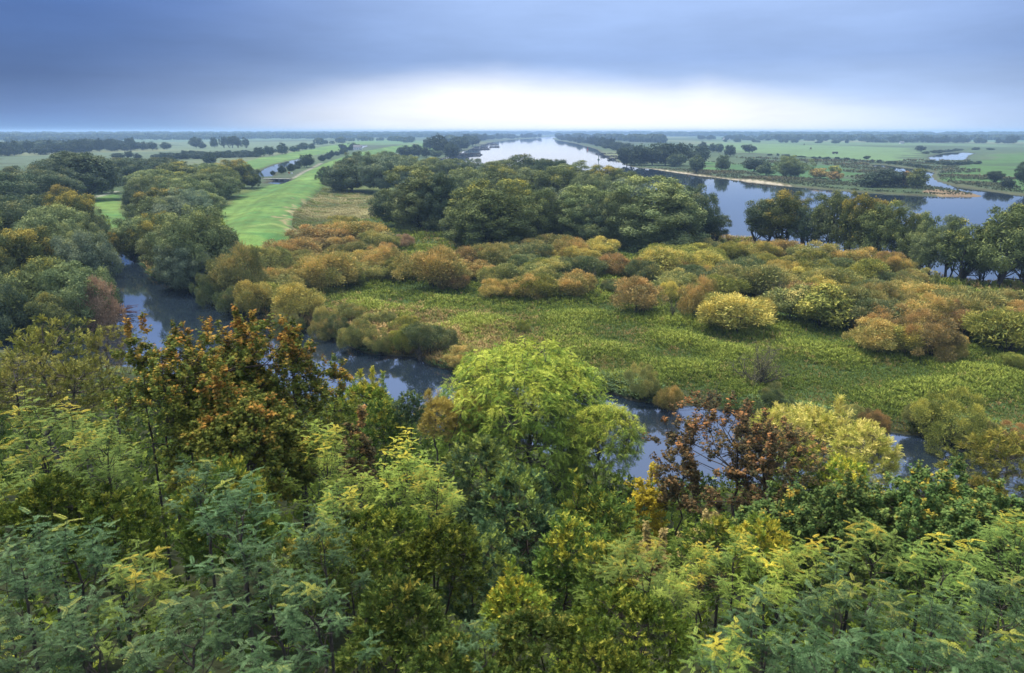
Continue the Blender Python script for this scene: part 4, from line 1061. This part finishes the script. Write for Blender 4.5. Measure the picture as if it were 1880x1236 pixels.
frows('''
locust_tree f_locust locust 365 838 150 11.5|blue-green locust with two spiky leaders, left
locust_tree f_locust locust 430 880 190 10.5|blue-green locust right in front of the spiky leaders
locust_tree f_locust locust 590 940 170 10|blue-green locust beside the dark hollow
locust_tree f_locust locust 470 985 270 9|large blue-green locust left of centre at the bottom
locust_tree f_locust locust 570 1060 210 8|blue-green locust drooping over the bramble
locust_tree f_locust locust 110 940 240 10|tall blue-green locust at the lower left
locust_tree f_locust locust 20 985 200 9|blue-green locust cut by the left edge
locust_tree f_locust locust_green 240 1000 200 9.5|greener locust in the lower left between two blue-green ones
locust_tree f_locust locust 330 1105 260 7.5|dark blue-green locust at the lower edge, left
locust_tree f_locust locust 150 1100 230 7.5|near locust at the lower left corner's right
locust_tree f_locust locust 0 1120 220 7|near locust in the lower left corner
locust_tree f_locust locust 470 1180 220 6.8|lowest locust with a star of leaves, left of centre
locust_tree f_locust locust 880 1140 100 8.5|small pale locust sprig at the bottom centre
locust_tree f_locust locust_green 1360 975 120 12.5|green-yellow locust leader right of the pale sapling
locust_tree f_locust locust_lime 1420 1010 160 12|bright yellow-green locust in the lower right half
locust_tree f_locust locust_lime 1480 985 170 11.5|pale yellow-green locust rising beside the bright one
locust_tree f_locust locust_green 1610 955 190 12.5|green locust with tiered leaves in the right half
locust_tree f_locust locust_green 1740 985 190 12|green locust with tiered leaves near the right edge
locust_tree f_locust locust 1560 1050 250 9.5|large blue-green locust at the bottom right
locust_tree f_locust locust 1700 1070 240 9|blue-green locust right of the large one at the bottom
locust_tree f_locust locust 1850 1060 240 9|blue-green locust at the lower right edge
locust_tree f_locust locust 1400 1100 220 8.5|blue-green locust with broad drooping leaves, bottom right of centre
locust_tree f_locust locust_green 1330 1160 200 7.5|greener nearest locust right of the bottom centre
locust_tree f_locust locust 1520 1150 260 7.3|near locust along the lower right edge
locust_tree f_locust locust 1720 1160 260 7.2|near locust at the bottom right
locust_tree f_locust locust 1880 1170 230 7|dark locust in the lower right corner
locust_tree f_ash locust_green 1870 940 200 15|feathery green locust at the right edge
locust_tree f_locust locust_lime 1240 1050 110 12|little lime green locust beside the thicket
''')

# ------------------------------------------------------------------ uncountable growth
def tuft(n, lean, w, seed):
    q = []; r = random.Random(seed)
    for i in range(n):
        a = 6.28 * i / n + r.uniform(-.5, .5); l = lean * r.uniform(.3, 1.2); hh = r.uniform(.7, 1.1)
        d = np.array((math.cos(a), math.sin(a), 0)); s = np.array((-d[1], d[0], 0)) * w; m = d * l * .45 + (0, 0, hh * .62); t = d * l + (0, 0, hh * (1 - .3 * l))
        q.append([d * .05, m - s, t, m + s])
    return tmpl(q)
def tufts(name, label, X, Y, size, pal, TT, tint, top, z=None):
    Z = height(X, Y) if z is None else z
    M = len(X); rng = np.random.default_rng(3); az_ = rng.uniform(0, 6.28, M)
    # local z of the tuft is the template's third axis
    A = np.stack([np.cos(az_), np.sin(az_), np.zeros(M)], -1); N = unit(np.stack([rng.normal(size=M) * .12, rng.normal(size=M) * .12, np.ones(M)], -1))
    TV, TF = TT; V, F = scatter(TV, TF, np.stack([X, Y, Z - .03], -1), A, N, size)
    k = len(TF); me = mesh_from(name, V, F, {'tint': np.clip(np.repeat(tint, k) + rng.normal(size=M * k) * .1, 0, 1), 'top': np.repeat(top, k)})
    return tag(ob(name, me, mat=L[pal]), label, 'undergrowth', kind='stuff')
rg = np.random.default_rng(77)
def samp(n, a0, a1, r0, r1):
    a = np.radians(rg.uniform(a0, a1, n)); u = rg.random(n); r = 1 / (1 / r0 + (1 / r1 - 1 / r0) * u); return r * np.sin(a), r * np.cos(a)
LM('meadow', [(0.099, 0.150, 0.026), (0.188, 0.260, 0.041), (0.333, 0.389, 0.065)], [(0.333, 0.246, 0.088), (0.544, 0.389, 0.153)], .52, .92, patch=.6)
LM('straw', [(.20, .20, .08), (.30, .28, .12), (.40, .36, .17)], [(.14, .19, .05), (.20, .24, .07)], .6, 1.0, patch=.5)
LM('reed', [(.045, .085, .032), (.075, .125, .05), (.12, .175, .075)], [(.22, .20, .08), (.28, .23, .1)], .8, 1.1, patch=.8)
LM('scrub', [(.08, .10, .05), (.11, .13, .065), (.15, .16, .085)], [(.14, .13, .06), (.18, .16, .08)], .6, 1.0, patch=.3)
X, Y = samp(260000, -42, 44, 66, 300); wd = water_sdf(X, Y); ft = np.interp(X, NX, NY)
ok = (wd > .3) & (Y > ft + 3) & (sdf(X, Y, LAWN) > 0) & (sdf(X, Y, LAWN3) > 0) & ~((X < -70) & (Y < 330) & (Y > 0) & (sdf(X, Y, CHANNEL) < 0))
ok &= sdf(X, Y, RIVER) > .5
X, Y, wd = X[ok], Y[ok], wd[ok]; pn = nz_a(np.stack([X, Y], -1)); pb = nz_b(np.stack([X, Y], -1)); st = sdf(X, Y, STRAW) < 2
m = ~st
sz = (.34 + .0032 * np.hypot(X, Y) * .9) * (1 + .25 * pb.clip(-1.5, 1.5) + .25 * pn.clip(-1.5, 1.5)) * rg.uniform(.5, 1.5, len(X))
tufts('meadow_herbs', 'tall green herbs and grasses covering the river meadow', X[m], Y[m], sz[m], 'meadow', tuft(7, .7, .06, 1), np.clip(.5 + .26 * pn[m] + .16 * pb[m] + .2 * rg.normal(size=m.sum()), 0, 1), np.clip(.34 + .20 * pn[m] - .14 * pb[m] + .15 * rg.normal(size=m.sum()) + .5 * np.exp(-wd[m] / 9), 0, 1))
X2, Y2 = samp(60000, -27, -6, 215, 440); s2 = (sdf(X2, Y2, STRAW) < 2) & (sdf(X2, Y2, LAWN) > 1); X2, Y2 = X2[s2], Y2[s2]; p2 = nz_a(np.stack([X2, Y2], -1)); q2 = nz_b(np.stack([X2, Y2], -1))
tufts('dry_grass', 'pale dry grass on the meadow below the embankment', X2, Y2, .62 * rg.uniform(.4, 1.3, len(X2)) * (1 + .3 * q2.clip(-1, 1.5)), 'straw', tuft(6, .9, .09, 2), np.clip(.5 + .3 * p2 + .2 * q2, 0, 1), np.clip(.5 - .3 * p2 + .25 * q2, 0, 1))
# reeds and sedge drooping along the channel's shores
def along(pl, n, lo, hi):
    i = rg.integers(len(pl) - 1, size=n); d = np.linalg.norm(pl[i + 1] - pl[i], axis=1); i = rg.choice(len(pl) - 1, n, p=(lambda q: q / q.sum())(np.minimum(np.linalg.norm(pl[1:] - pl[:-1], axis=1), 40)))
    f = rg.random(n)[:, None]; p = pl[i] * (1 - f) + pl[i + 1] * f; t = unit(pl[i + 1] - pl[i]); nn = np.stack([-t[:, 1], t[:, 0]], -1)
    return p + nn * rg.uniform(lo, hi, n)[:, None]
q = np.concatenate([along(poly(chan_far[:-1]), 22000, -1.5, 5), along(poly(chan_left), 5000, -5, 5)]); wd = water_sdf(q[:, 0], q[:, 1]); pn = nz_b(q)
k = (wd > .05) & (wd < 3.2 + pn) & (pn > -1.1); q, wd, pn = q[k], wd[k], pn[k]
tufts('bank_sedge', 'blue-green sedge hanging over the channel bank', q[:, 0], q[:, 1], (.55 + .2 * pn.clip(-1, 1.5)) * rg.uniform(.5, 1.3, len(q)), 'reed', tuft(8, 1.0, .05, 3), np.clip(.5 + .2 * pn, 0, 1), np.clip(.35 + .3 * nz_a(q), 0, 1))
X, Y = samp(75000, 0, 46, 230, 900); br = sdf(X, Y, RIVER); wd = water_sdf(X, Y); n_a = nz_a(np.stack([X, Y], -1)); n_c = nz_c(np.stack([X, Y], -1))
fld = np.min([sdf(X, Y, pl) for pl, c in FIELD], 0)
ok = (wd > 3.5) & (sdf(X, Y, CHANNEL) > 40) & (br > 3) & ((br < 26 + 10 * n_a) | ((fld > 3) & (n_c + n_a * .5 > .2)) | ((fld < 8) & (fld > 0))) & (Y > 225 - .0 * X) & ~((X < 170) & (Y < 255))
ok &= (Y > np.interp(X, [0, 60, 100, 200, 400], [400, 300, 260, 240, 200]))
X, Y = X[ok], Y[ok]; n_a = n_a[ok]
tufts('shore_scrub', 'dull reeds and low scrub on the far river plain', X, Y, (.6 + .0014 * np.hypot(X, Y)) * rg.uniform(.5, 1.3, len(X)) * (1 + .3 * n_a.clip(-1, 1)), 'scrub', tuft(5, .9, .22, 5), np.clip(.5 + .25 * n_a, 0, 1), np.clip(.4 + .2 * n_a, 0, 1))
# undergrowth of the bluff
n = 70000; X = rg.uniform(-75, 75, n); Y = 2.5 + 80 * rg.random(n) ** 1.3; ft = np.interp(X, NX, NY)
k = (Y < ft + 1) & (Y > 7) & (np.abs(X) < 10 + Y * .95) & (water_sdf(X, Y) > .3); X, Y = X[k], Y[k]; Z = height(X, Y); M = len(X)
TV, TF = t_sprig(7, .26, .4, 9, .2, 1.1); up_ = rg.random(M) * 1.1
V, F = scatter(TV, TF, np.stack([X, Y, Z + up_], -1), unit(rg.normal(size=(M, 3)) + [0, 0, .6]), unit(rg.normal(size=(M, 3)) + [0, 0, 1]), rg.uniform(.5, 1.1, M) * np.clip(Y / 45, .22, .8))
me = mesh_from('undergrowth', V, F, {'tint': np.repeat(rg.random(M), len(TF)), 'top': np.repeat(np.clip(.4 + .2 * nz_b(np.stack([X, Y], -1)), 0, 1), len(TF))})
tag(ob('undergrowth', me, mat=L['vine']), 'dense leafy undergrowth covering the bluff under the trees', 'undergrowth', kind='stuff')

rq = np.random.default_rng(41)
for n_, (px, py, hh, lb) in enumerate(((596, 520, 4.2, 'dead grey stems sticking out of the large ochre bush, left part of the belt'), (745, 505, 4.0, 'dead forked stems between the orange-brown and the big orange bush'), (1085, 540, 4.6, 'dead twiggy stems at the meadow edge right of the rust-orange bush'),
        (1420, 560, 4.4, 'bare stems standing by the wide brown-olive bush'), (1585, 640, 4.0, 'bare twigs left of the orange bush with a green hollow'), (1235, 585, 3.4, 'bare twigs between the round rust bush and the tall orange one'), (1660, 545, 4.4, 'dead upright stems at the back of the right clump'), (770, 650, 2.6, 'thin bare twigs on the bank behind the blue-green bush'), (1310, 742, 3.0, 'bare twigs leaning over the channel bank, centre right'), (1540, 785, 2.4, 'dead sticks on the muddy bank between the grey and the reddish bush'))):
    S = []
    for k in range(9):
        a_ = rq.uniform(0, 6.28); s, pts = limb(rq, (rq.normal() * .15, rq.normal() * .15, -.2), (math.cos(a_) * hh * rq.uniform(.1, .45), math.sin(a_) * hh * rq.uniform(.1, .45), hh * rq.uniform(.6, 1.1)), .05, .015, 5, .1); S += s
        for p in pts[2:]:
            for _ in range(3): S.append((p, p + unit(rq.normal(size=(1, 3)) + [0, 0, .7])[0] * rq.uniform(.3, .9), .016, .005))
    x, y = P(px, py); o = ob('dead_shrub', mesh_from('dead_shrub', *tubes(S, 4), mats=[BARK_GREY])); o.location = (x, y, hz(x, y)); tag(o, lb, 'shrub', 'dead stems in the scrub')

# ------------------------------------------------------------------ built things and small things far off
def box(x0, x1, y0, y1, z0, z1):
    V = np.array([(x, y, z) for z in (z0, z1) for x, y in ((x0, y0), (x1, y0), (x1, y1), (x0, y1))], float)
    return V, np.array([(3, 2, 1, 0), (4, 5, 6, 7), (0, 1, 5, 4), (1, 2, 6, 5), (2, 3, 7, 6), (3, 0, 4, 7)])
def join(parts):
    V, F, o = [], [], 0
    for v, f in parts: V.append(v); F.append(f + o); o += len(v)
    return np.concatenate(V), np.concatenate(F)
def at(name, px, py, label, cat, rz=0, group=None, z=None):
    x, y = P(px, py, .9); e = bpy.data.objects.new(name, None); COL.objects.link(e); e.location = (x, y, hz(x, y) if z is None else z); e.rotation_euler = (0, 0, rz)
    return tag(e, label, cat, group)
WALLW = simple_mat('white plaster', (.75, .74, .70), .8, scale=1, col2=(.6, .59, .56)); WALLB = simple_mat('brick', (.30, .13, .08), .9, scale=1)
ROOFR = simple_mat('red tiles', (.36, .11, .06), .85, scale=2, col2=(.25, .08, .05)); ROOFG = simple_mat('grey roof', (.18, .18, .19), .8, scale=1)
GLASS = simple_mat('dark glass', (.03, .04, .05), .15, scale=1, spec=.6); CONC = simple_mat('concrete', (.34, .33, .30), .85, scale=.8, col2=(.2, .2, .18))
STONE = simple_mat('dark stone', (.10, .095, .085), .9, scale=1, col2=(.04, .04, .035)); WOOD = simple_mat('weathered wood', (.10, .08, .06), .9, scale=2)
ORP = simple_mat('orange paint', (.5, .2, .08), .6, scale=1); REDP = simple_mat('red paint', (.5, .06, .03), .5, scale=1); GRNP = simple_mat('dark green paint', (.03, .08, .05), .5, scale=1); STEEL = simple_mat('grey steel', (.25, .27, .28), .4, scale=1)
def house(px, py, w, d, hh, wm, rm, label, rz=0):
    e = at('house', px, py, label, 'house', rz)
    ob('wall', mesh_from('wall', *join([box(-w / 2, w / 2, -d / 2, d / 2, -.5, hh)])), e, wm)
    r = hh * .9; o = .4
    V = np.array([(-w/2-o, -d/2-o, hh), (w/2+o, -d/2-o, hh), (w/2+o, d/2+o, hh), (-w/2-o, d/2+o, hh), (-w/2-o, 0, hh + r), (w/2+o, 0, hh + r)], float)
    rf = bpy.data.meshes.new('roof'); rf.from_pydata([tuple(v) for v in V], [], [(0, 1, 5, 4), (2, 3, 4, 5), (0, 4, 3), (1, 2, 5), (3, 2, 1, 0)]); ro = ob('roof', rf, e, rm)
    ob('chimney', mesh_from('chimney', *box(w * .2, w * .2 + .8, -.4, .4, hh + r * .5, hh + r + .8)), ro, WALLB)
    for k in range(3):
        x0 = -w / 2 + w * (.18 + .28 * k); wi = ob('window', mesh_from('window', *box(x0, x0 + 1.3, -d / 2 - .03, -d / 2 + .02, 1.0, 2.4)), e, GLASS)
    ob('door', mesh_from('door', *box(w * .41, w * .41 + 1, -d / 2 - .04, -d / 2 + .02, 0, 2.1)), e, WOOD)
house(657, 275, 13, 8, 4.2, WALLW, ROOFG, 'white house by the drainage canal beyond the embankment')
house(1728, 262, 22, 12, 5.5, WALLB, ROOFR, 'red roofed farmhouse among the trees beyond the pond', .2)
house(1708, 262, 16, 10, 4.5, WALLW, ROOFR, 'smaller pale red roofed house left of the farmhouse', -.1)
house(1334, 257, 22, 12, 5, WALLW, ROOFG, 'far white house in the tree line behind the pale field')
house(1655, 264, 9, 7, 3, WALLW, ROOFG, 'tiny white hut in front of the far tree line')
# sluice
s_ = at('sluice', 508, 329, 'low dark concrete sluice crossing the drainage canal by the lawn', 'sluice', -.25)
ob('weir_wall', mesh_from('weir_wall', *box(-9, 9, -.5, .5, -1.5, 1.6)), s_, CONC)
ob('deck', mesh_from('deck', *box(-9.5, 9.5, -1.4, 1.4, 1.6, 1.9)), s_, CONC)
ob('railing', mesh_from('railing', *join([box(-9.3, 9.3, -1.3, -1.24, 2.8, 2.88)] + [box(x, x + .08, -1.3, -1.22, 1.9, 2.8) for x in np.arange(-9.2, 9.3, 2.3)])), s_, STEEL)
for x in (-4, 0, 4): ob('gate', mesh_from('gate', *box(x - 1.2, x + 1.2, -.62, -.5, -1, 1.4)), s_, WOOD)
s_ = at('marker_board', 531, 322, 'small orange and white marker board beside the sluice', 'marker')
ob('board', mesh_from('board', *box(-.7, .7, -.05, .05, 1.2, 2.2)), s_, ORP); ob('panel', mesh_from('panel', *box(1.3, 2.6, -.05, .05, .9, 1.9)), s_, WALLW)
ob('post', mesh_from('post', *join([box(-.1, .1, .06, .2, -.3, 2.4), box(1.9, 2.0, .06, .2, -.3, 1.9)])), s_, STEEL)
# groynes: banks of rubble running out into the river
def groyne(a, b, hh, wd_, label):
    p0, p1 = np.array(P(*a, 0)), np.array(P(*b, 0)); rr = np.random.default_rng(int(a[0])); Ln = np.linalg.norm(p1 - p0); n = int(Ln * 2.2)
    o = (p0 + p1) / 2; f = rr.random(n)[:, None]; t = (p1 - p0) / Ln; nn = np.array([-t[1], t[0]])
    cxy = p0 + (p1 - p0) * f + nn * rr.normal(size=(n, 1)) * wd_ * .5; prt = []
    off = np.abs((cxy - p0) @ nn)
    for k in range(n):
        s = rr.uniform(.8, 1.8); v, F_ = box(-s / 2, s / 2, -s / 2, s / 2, -s * .4, s * .4); v = v + rr.normal(size=v.shape) * .16 * s
        prt.append((v + [*(cxy[k] - o), max(-.2, hh * (1 - off[k] / wd_) * .8)], F_))
    g_ = ob('groyne', mesh_from('groyne', *join(prt)), mat=STONE); g_.location = (*o, 0); tag(g_, label, 'groyne', 'stone groynes in the river')
groyne((832, 286), (880, 284.5), 2.6, 6, 'nearest stone groyne on the river left side, ending in dark bushes')
groyne((868, 275), (898, 274), 1.6, 6, 'stone groyne above the nearest one at the left')
groyne((866, 271), (916, 270), 1.6, 7, 'longest stone groyne at the left')
groyne((872, 267), (912, 266), 1.6, 7, 'left stone groyne just behind the longest')
groyne((876, 264), (908, 263.2), 1.6, 8, 'farthest stone groyne on the left')
groyne((1144, 293), (1116, 293.5), 1.6, 4, 'nearest stone groyne on the right side')
groyne((1140, 288.5), (1104, 288), 1.6, 4, 'middle stone groyne on the right side')
groyne((1132, 284), (1096, 283), 1.6, 5, 'farthest stone groyne on the right side')
# buoys
for (px, py, m_, lb) in ((1099, 292, GRNP, 'green channel buoy, the nearer of two in the river'), (1079, 274, REDP, 'red channel buoy, farther up the river')):
    e = at('buoy', px, py, lb, 'buoy', z=0.0)
    ob('float', mesh_from('float', *tubes([((0, 0, -.4), (0, 0, .5), 1.3, 1.3), ((0, 0, .5), (0, 0, .9), 1.3, .5)], 12), smooth=False), e, m_)
    ob('mast', mesh_from('mast', *tubes([((0, 0, .6), (0, 0, 3.6), .5, .22), ((0, 0, 3.6), (0, 0, 4.6), .6, .1)], 8)), e, m_)
# field things
e = at('hay_trailer', 1533, 283, 'dark trailer standing in the pale field across the river', 'trailer')
ob('bed', mesh_from('bed', *box(-3.4, 3.4, -1.2, 1.2, .9, 2.9)), e, WOOD)
for x in (-2.3, 2.3): ob('wheel', mesh_from('wheel', *tubes([((x, -1.35, .55), (x, 1.35, .55), .55, .55)], 12)), e, STONE)
for (px, py, lb) in ((1488, 276, 'high seat of dark wood in the middle of the pale field'), (1476, 268, 'smaller dark stand at the back of the pale field')):
    e = at('hunting_stand', px, py, lb, 'hunting stand')
    ob('cabin', mesh_from('cabin', *box(-1, 1, -1, 1, 2.4, 4.4)), e, WOOD)
    for a_, b_ in ((-1, -1), (1, -1), (1, 1), (-1, 1)): ob('leg', mesh_from('leg', *tubes([((a_ * 1.3, b_ * 1.3, -.3), (a_ * .9, b_ * .9, 2.4), .1, .1)], 5)), e, WOOD)
# fallen boughs in the channel
rr = np.random.default_rng(9); S = []
for k in range(16):
    a_ = rr.uniform(-.5, .9); p1 = np.array([math.cos(a_) * rr.uniform(2, 6.5), math.sin(a_) * rr.uniform(1, 3), rr.uniform(-.1, 1.6)]); s, pts = limb(rr, (0, 0, .2), p1, .12, .03, 4, .15); S += s
    for p in pts[2:]: S.append((p, p + rr.normal(size=3) * .7 * [1, 1, .6], .03, .01))
x, y = P(205, 578, 0); o = ob('fallen_branch', mesh_from('fallen_branch', *tubes(S, 4), mats=[simple_mat('purple brown twigs', (.12, .06, .07), .9)])); o.location = (x, y, 0)
tag(o, 'bare purplish bough fallen into the channel below the pinkish bush', 'branch')
# the bare shrub in the meadow
rr = np.random.default_rng(19); S = []
for k in range(30):
    a_ = rr.uniform(0, 6.28); t_ = rr.uniform(.15, .95); p1 = np.array([math.cos(a_) * t_ * 3.7, math.sin(a_) * t_ * 3.7, rr.uniform(2.0, 4.8) * (1.15 - .45 * t_)]); s, pts = limb(rr, (rr.normal() * .2, rr.normal() * .2, -.2), p1, .09, .02, 5, .1); S += s
    for p in pts[2:]:
        for _ in range(4): e_ = p + (unit(rr.normal(size=(1, 3)) + [0, 0, .6])[0]) * rr.uniform(.4, 1.1); S.append((p, e_, .02, .007)); S.append((e_, e_ + rr.normal(size=3) * .25, .008, .004))
x, y = P(1392, 702); e = bpy.data.objects.new('bare_shrub', None); COL.objects.link(e); e.location = (x, y, hz(x, y)); tag(e, 'grey nearly leafless shrub standing alone in the meadow', 'shrub')
ob('stems', mesh_from('stems', *tubes(S, 4), mats=[BARK_GREY]), e)
en_ = np.array([s[1] for s in S if s[2] <= .03]); en_ = en_[rr.integers(len(en_), size=4200)] + rr.normal(size=(4200, 3)) * .12
V, F = scatter(*t_leaf(1, .4), en_, unit(rr.normal(size=(4200, 3))), unit(rr.normal(size=(4200, 3))), rr.uniform(.08, .17, 4200)); ob('leaves', mesh_from('leaves', V, F, {'tint': rr.random(4200), 'top': np.zeros(4200)}), e, L['shrub_olive'])

# ------------------------------------------------------------------ sky, sun, air, camera
SUN_EL, SUN_AZ = R(60), R(318)         # high ahead and to the left, veiled by cloud
W = bpy.data.worlds.new('World'); sc.world = W; W.use_nodes = True; g = NT(W.node_tree)
out = g.n('ShaderNodeOutputWorld'); bg = g.n('ShaderNodeBackground'); tc = g.n('ShaderNodeTexCoord')
sky = g.n('ShaderNodeTexSky', sky_type='NISHITA', sun_disc=False, sun_elevation=SUN_EL, sun_rotation=SUN_AZ)
sx = g.n('ShaderNodeSeparateXYZ'); g.l(tc.outputs['Generated'], sx.inputs[0])
DEG = 57.29578
az = g.m('MULTIPLY', g.m('ARCTAN2', sx.outputs[0], sx.outputs[1]), DEG)
el = g.m('MULTIPLY', g.m('ARCSINE', sx.outputs[2]), DEG)
cx = g.n('ShaderNodeCombineXYZ'); g.l(g.m('MULTIPLY', az, .045), cx.inputs[0]); g.l(g.m('MULTIPLY', el, .22), cx.inputs[1])
n1_ = g.noise(cx.outputs[0], 1.0, 5, .5); cx2 = g.n('ShaderNodeCombineXYZ'); g.l(g.m('MULTIPLY', az, .02), cx2.inputs[0]); g.l(g.m('MULTIPLY', el, .07), cx2.inputs[1]); cx2.inputs[2].default_value = 4.
n2_ = g.noise(cx2.outputs[0], 1.0, 3, .5)
el2 = g.m('ADD', el, g.m('MULTIPLY', g.m('SUBTRACT', n1_, .5), 2.4))
side = g.ss(g.m('ADD', g.m('ABSOLUTE', g.m('SUBTRACT', az, 11.0)), g.m('MULTIPLY', g.m('SUBTRACT', n2_, .5), 16)), 9, 42)
E = lambda d: d / 90.0
mid = g.ramp(g.m('DIVIDE', el, 90), [(0, srgb(196, 214, 240)), (E(2.2), srgb(174, 198, 236)), (E(5), srgb(138, 165, 212)), (E(9), srgb(156, 182, 228)), (E(16), (.50, .70, 1.25)), (E(27), (.60, .78, 1.25)), (E(42), (1.0, 1.05, 1.15)), (.75, (1.35, 1.35, 1.35))])
sid = g.ramp(g.m('DIVIDE', el, 90), [(0, srgb(104, 142, 194)), (E(1.2), srgb(88, 120, 172)), (E(3.5), srgb(60, 90, 142)), (E(9), srgb(68, 102, 164)), (E(16), (.40, .60, 1.15)), (E(27), (.52, .72, 1.2)), (E(42), (.9, 1.0, 1.1)), (.75, (1.35, 1.35, 1.35))])
cl_ = g.mix(side, mid, sid)
# the bright break under the cloud deck
lobe = g.m('SUBTRACT', 4.3, g.m('ADD', g.m('MULTIPLY', g.m('ABSOLUTE', g.m('ADD', az, 1.0)), .085), 0))
lob2 = g.m('SUBTRACT', 3.5, g.m('MULTIPLY', g.m('ABSOLUTE', g.m('SUBTRACT', az, 14.0)), .13))
edge = g.m('MAXIMUM', lobe, lob2)
br = g.ss(g.m('SUBTRACT', edge, el2), -.9, 2.1)
br = g.m('MULTIPLY', br, g.m('SUBTRACT', 1.0, g.ss(g.m('ABSOLUTE', g.m('SUBTRACT', az, 5)), 8, 30)))
cl_ = g.mix(g.m('MULTIPLY', br, .84), cl_, srgb(253, 253, 255))
cx3 = g.n('ShaderNodeCombineXYZ'); g.l(g.m('MULTIPLY', az, .09), cx3.inputs[0]); g.l(g.m('MULTIPLY', el, .45), cx3.inputs[1]); cx3.inputs[2].default_value = 9.
n3_ = g.noise(cx3.outputs[0], 1.0, 6, .6)
mot = g.m('ADD', .80, g.m('MULTIPLY', n3_, .40))
cmb = g.n('ShaderNodeCombineColor')
for q_ in range(3): g.l(mot, cmb.inputs[q_])
cl_ = g.mix(1.0, cl_, cmb.outputs[0], 'MULTIPLY')
# Nishita is physically bright: weight it down to a tenth before it is layered under the cloud
hsv = g.mix(.06, cl_, g.mix(1.0, sky.outputs[0], (.1, .1, .1), 'MULTIPLY'))
g.l(hsv, bg.inputs[0]); bg.inputs[1].default_value = 1.0; g.l(bg.outputs[0], out.inputs[0])

ld = bpy.data.lights.new('sun', 'SUN'); ld.energy = 4.6; ld.angle = R(13); ld.color = (1, .93, .82)
lo = bpy.data.objects.new('sun', ld); COL.objects.link(lo)
sd = Vector((math.sin(SUN_AZ) * math.cos(SUN_EL), math.cos(SUN_AZ) * math.cos(SUN_EL), math.sin(SUN_EL)))
lo.rotation_euler = (-sd).to_track_quat('-Z', 'Y').to_euler()

if HAZE:
    s = 10500; zb, ztop = -4.0, 42.0
    V = np.array([(x, y, z) for z in (zb, ztop) for x, y in ((-s, -60), (s, -60), (s, s), (-s, s))], float)
    F = np.array([(3, 2, 1, 0), (4, 5, 6, 7), (0, 1, 5, 4), (1, 2, 6, 5), (2, 3, 7, 6), (3, 0, 4, 7)])
    hm = bpy.data.materials.new('haze'); hm.use_nodes = True; g = NT(hm.node_tree)
    out = g.n('ShaderNodeOutputMaterial'); pv = g.n('ShaderNodeVolumePrincipled')
    pv.inputs['Color'].default_value = (.42, .63, .95, 1); pv.inputs['Density'].default_value = HAZE; pv.inputs['Anisotropy'].default_value = 0.0
    g.l(pv.outputs[0], out.inputs['Volume'])
    tag(ob('haze', mesh_from('haze', V, F, mats=[hm])), kind='stuff')

cam = bpy.data.cameras.new('camera'); cam.sensor_width = 36; cam.lens = 36 * FPX / PW; cam.clip_end = 40000; cam.clip_start = .2
cam.dof.use_dof = True; cam.dof.focus_distance = 140; cam.dof.aperture_fstop = 1.8
co = bpy.data.objects.new('camera', cam); COL.objects.link(co); co.location = (0, 0, CAMZ); co.rotation_euler = (R(90) - PITCH, 0, 0); sc.camera = co
sc.view_settings.view_transform = 'Standard'; sc.view_settings.look = 'None'; sc.view_settings.exposure = EXPO; sc.view_settings.gamma = 1
c = sc.cycles
c.max_bounces = 5; c.diffuse_bounces = 1; c.glossy_bounces = 2; c.transmission_bounces = 2; c.volume_bounces = 1; c.transparent_max_bounces = 4
c.use_denoising = True; c.denoiser = 'OPENIMAGEDENOISE'; c.sample_clamp_indirect = 4
c.caustics_reflective = False; c.caustics_refractive = False
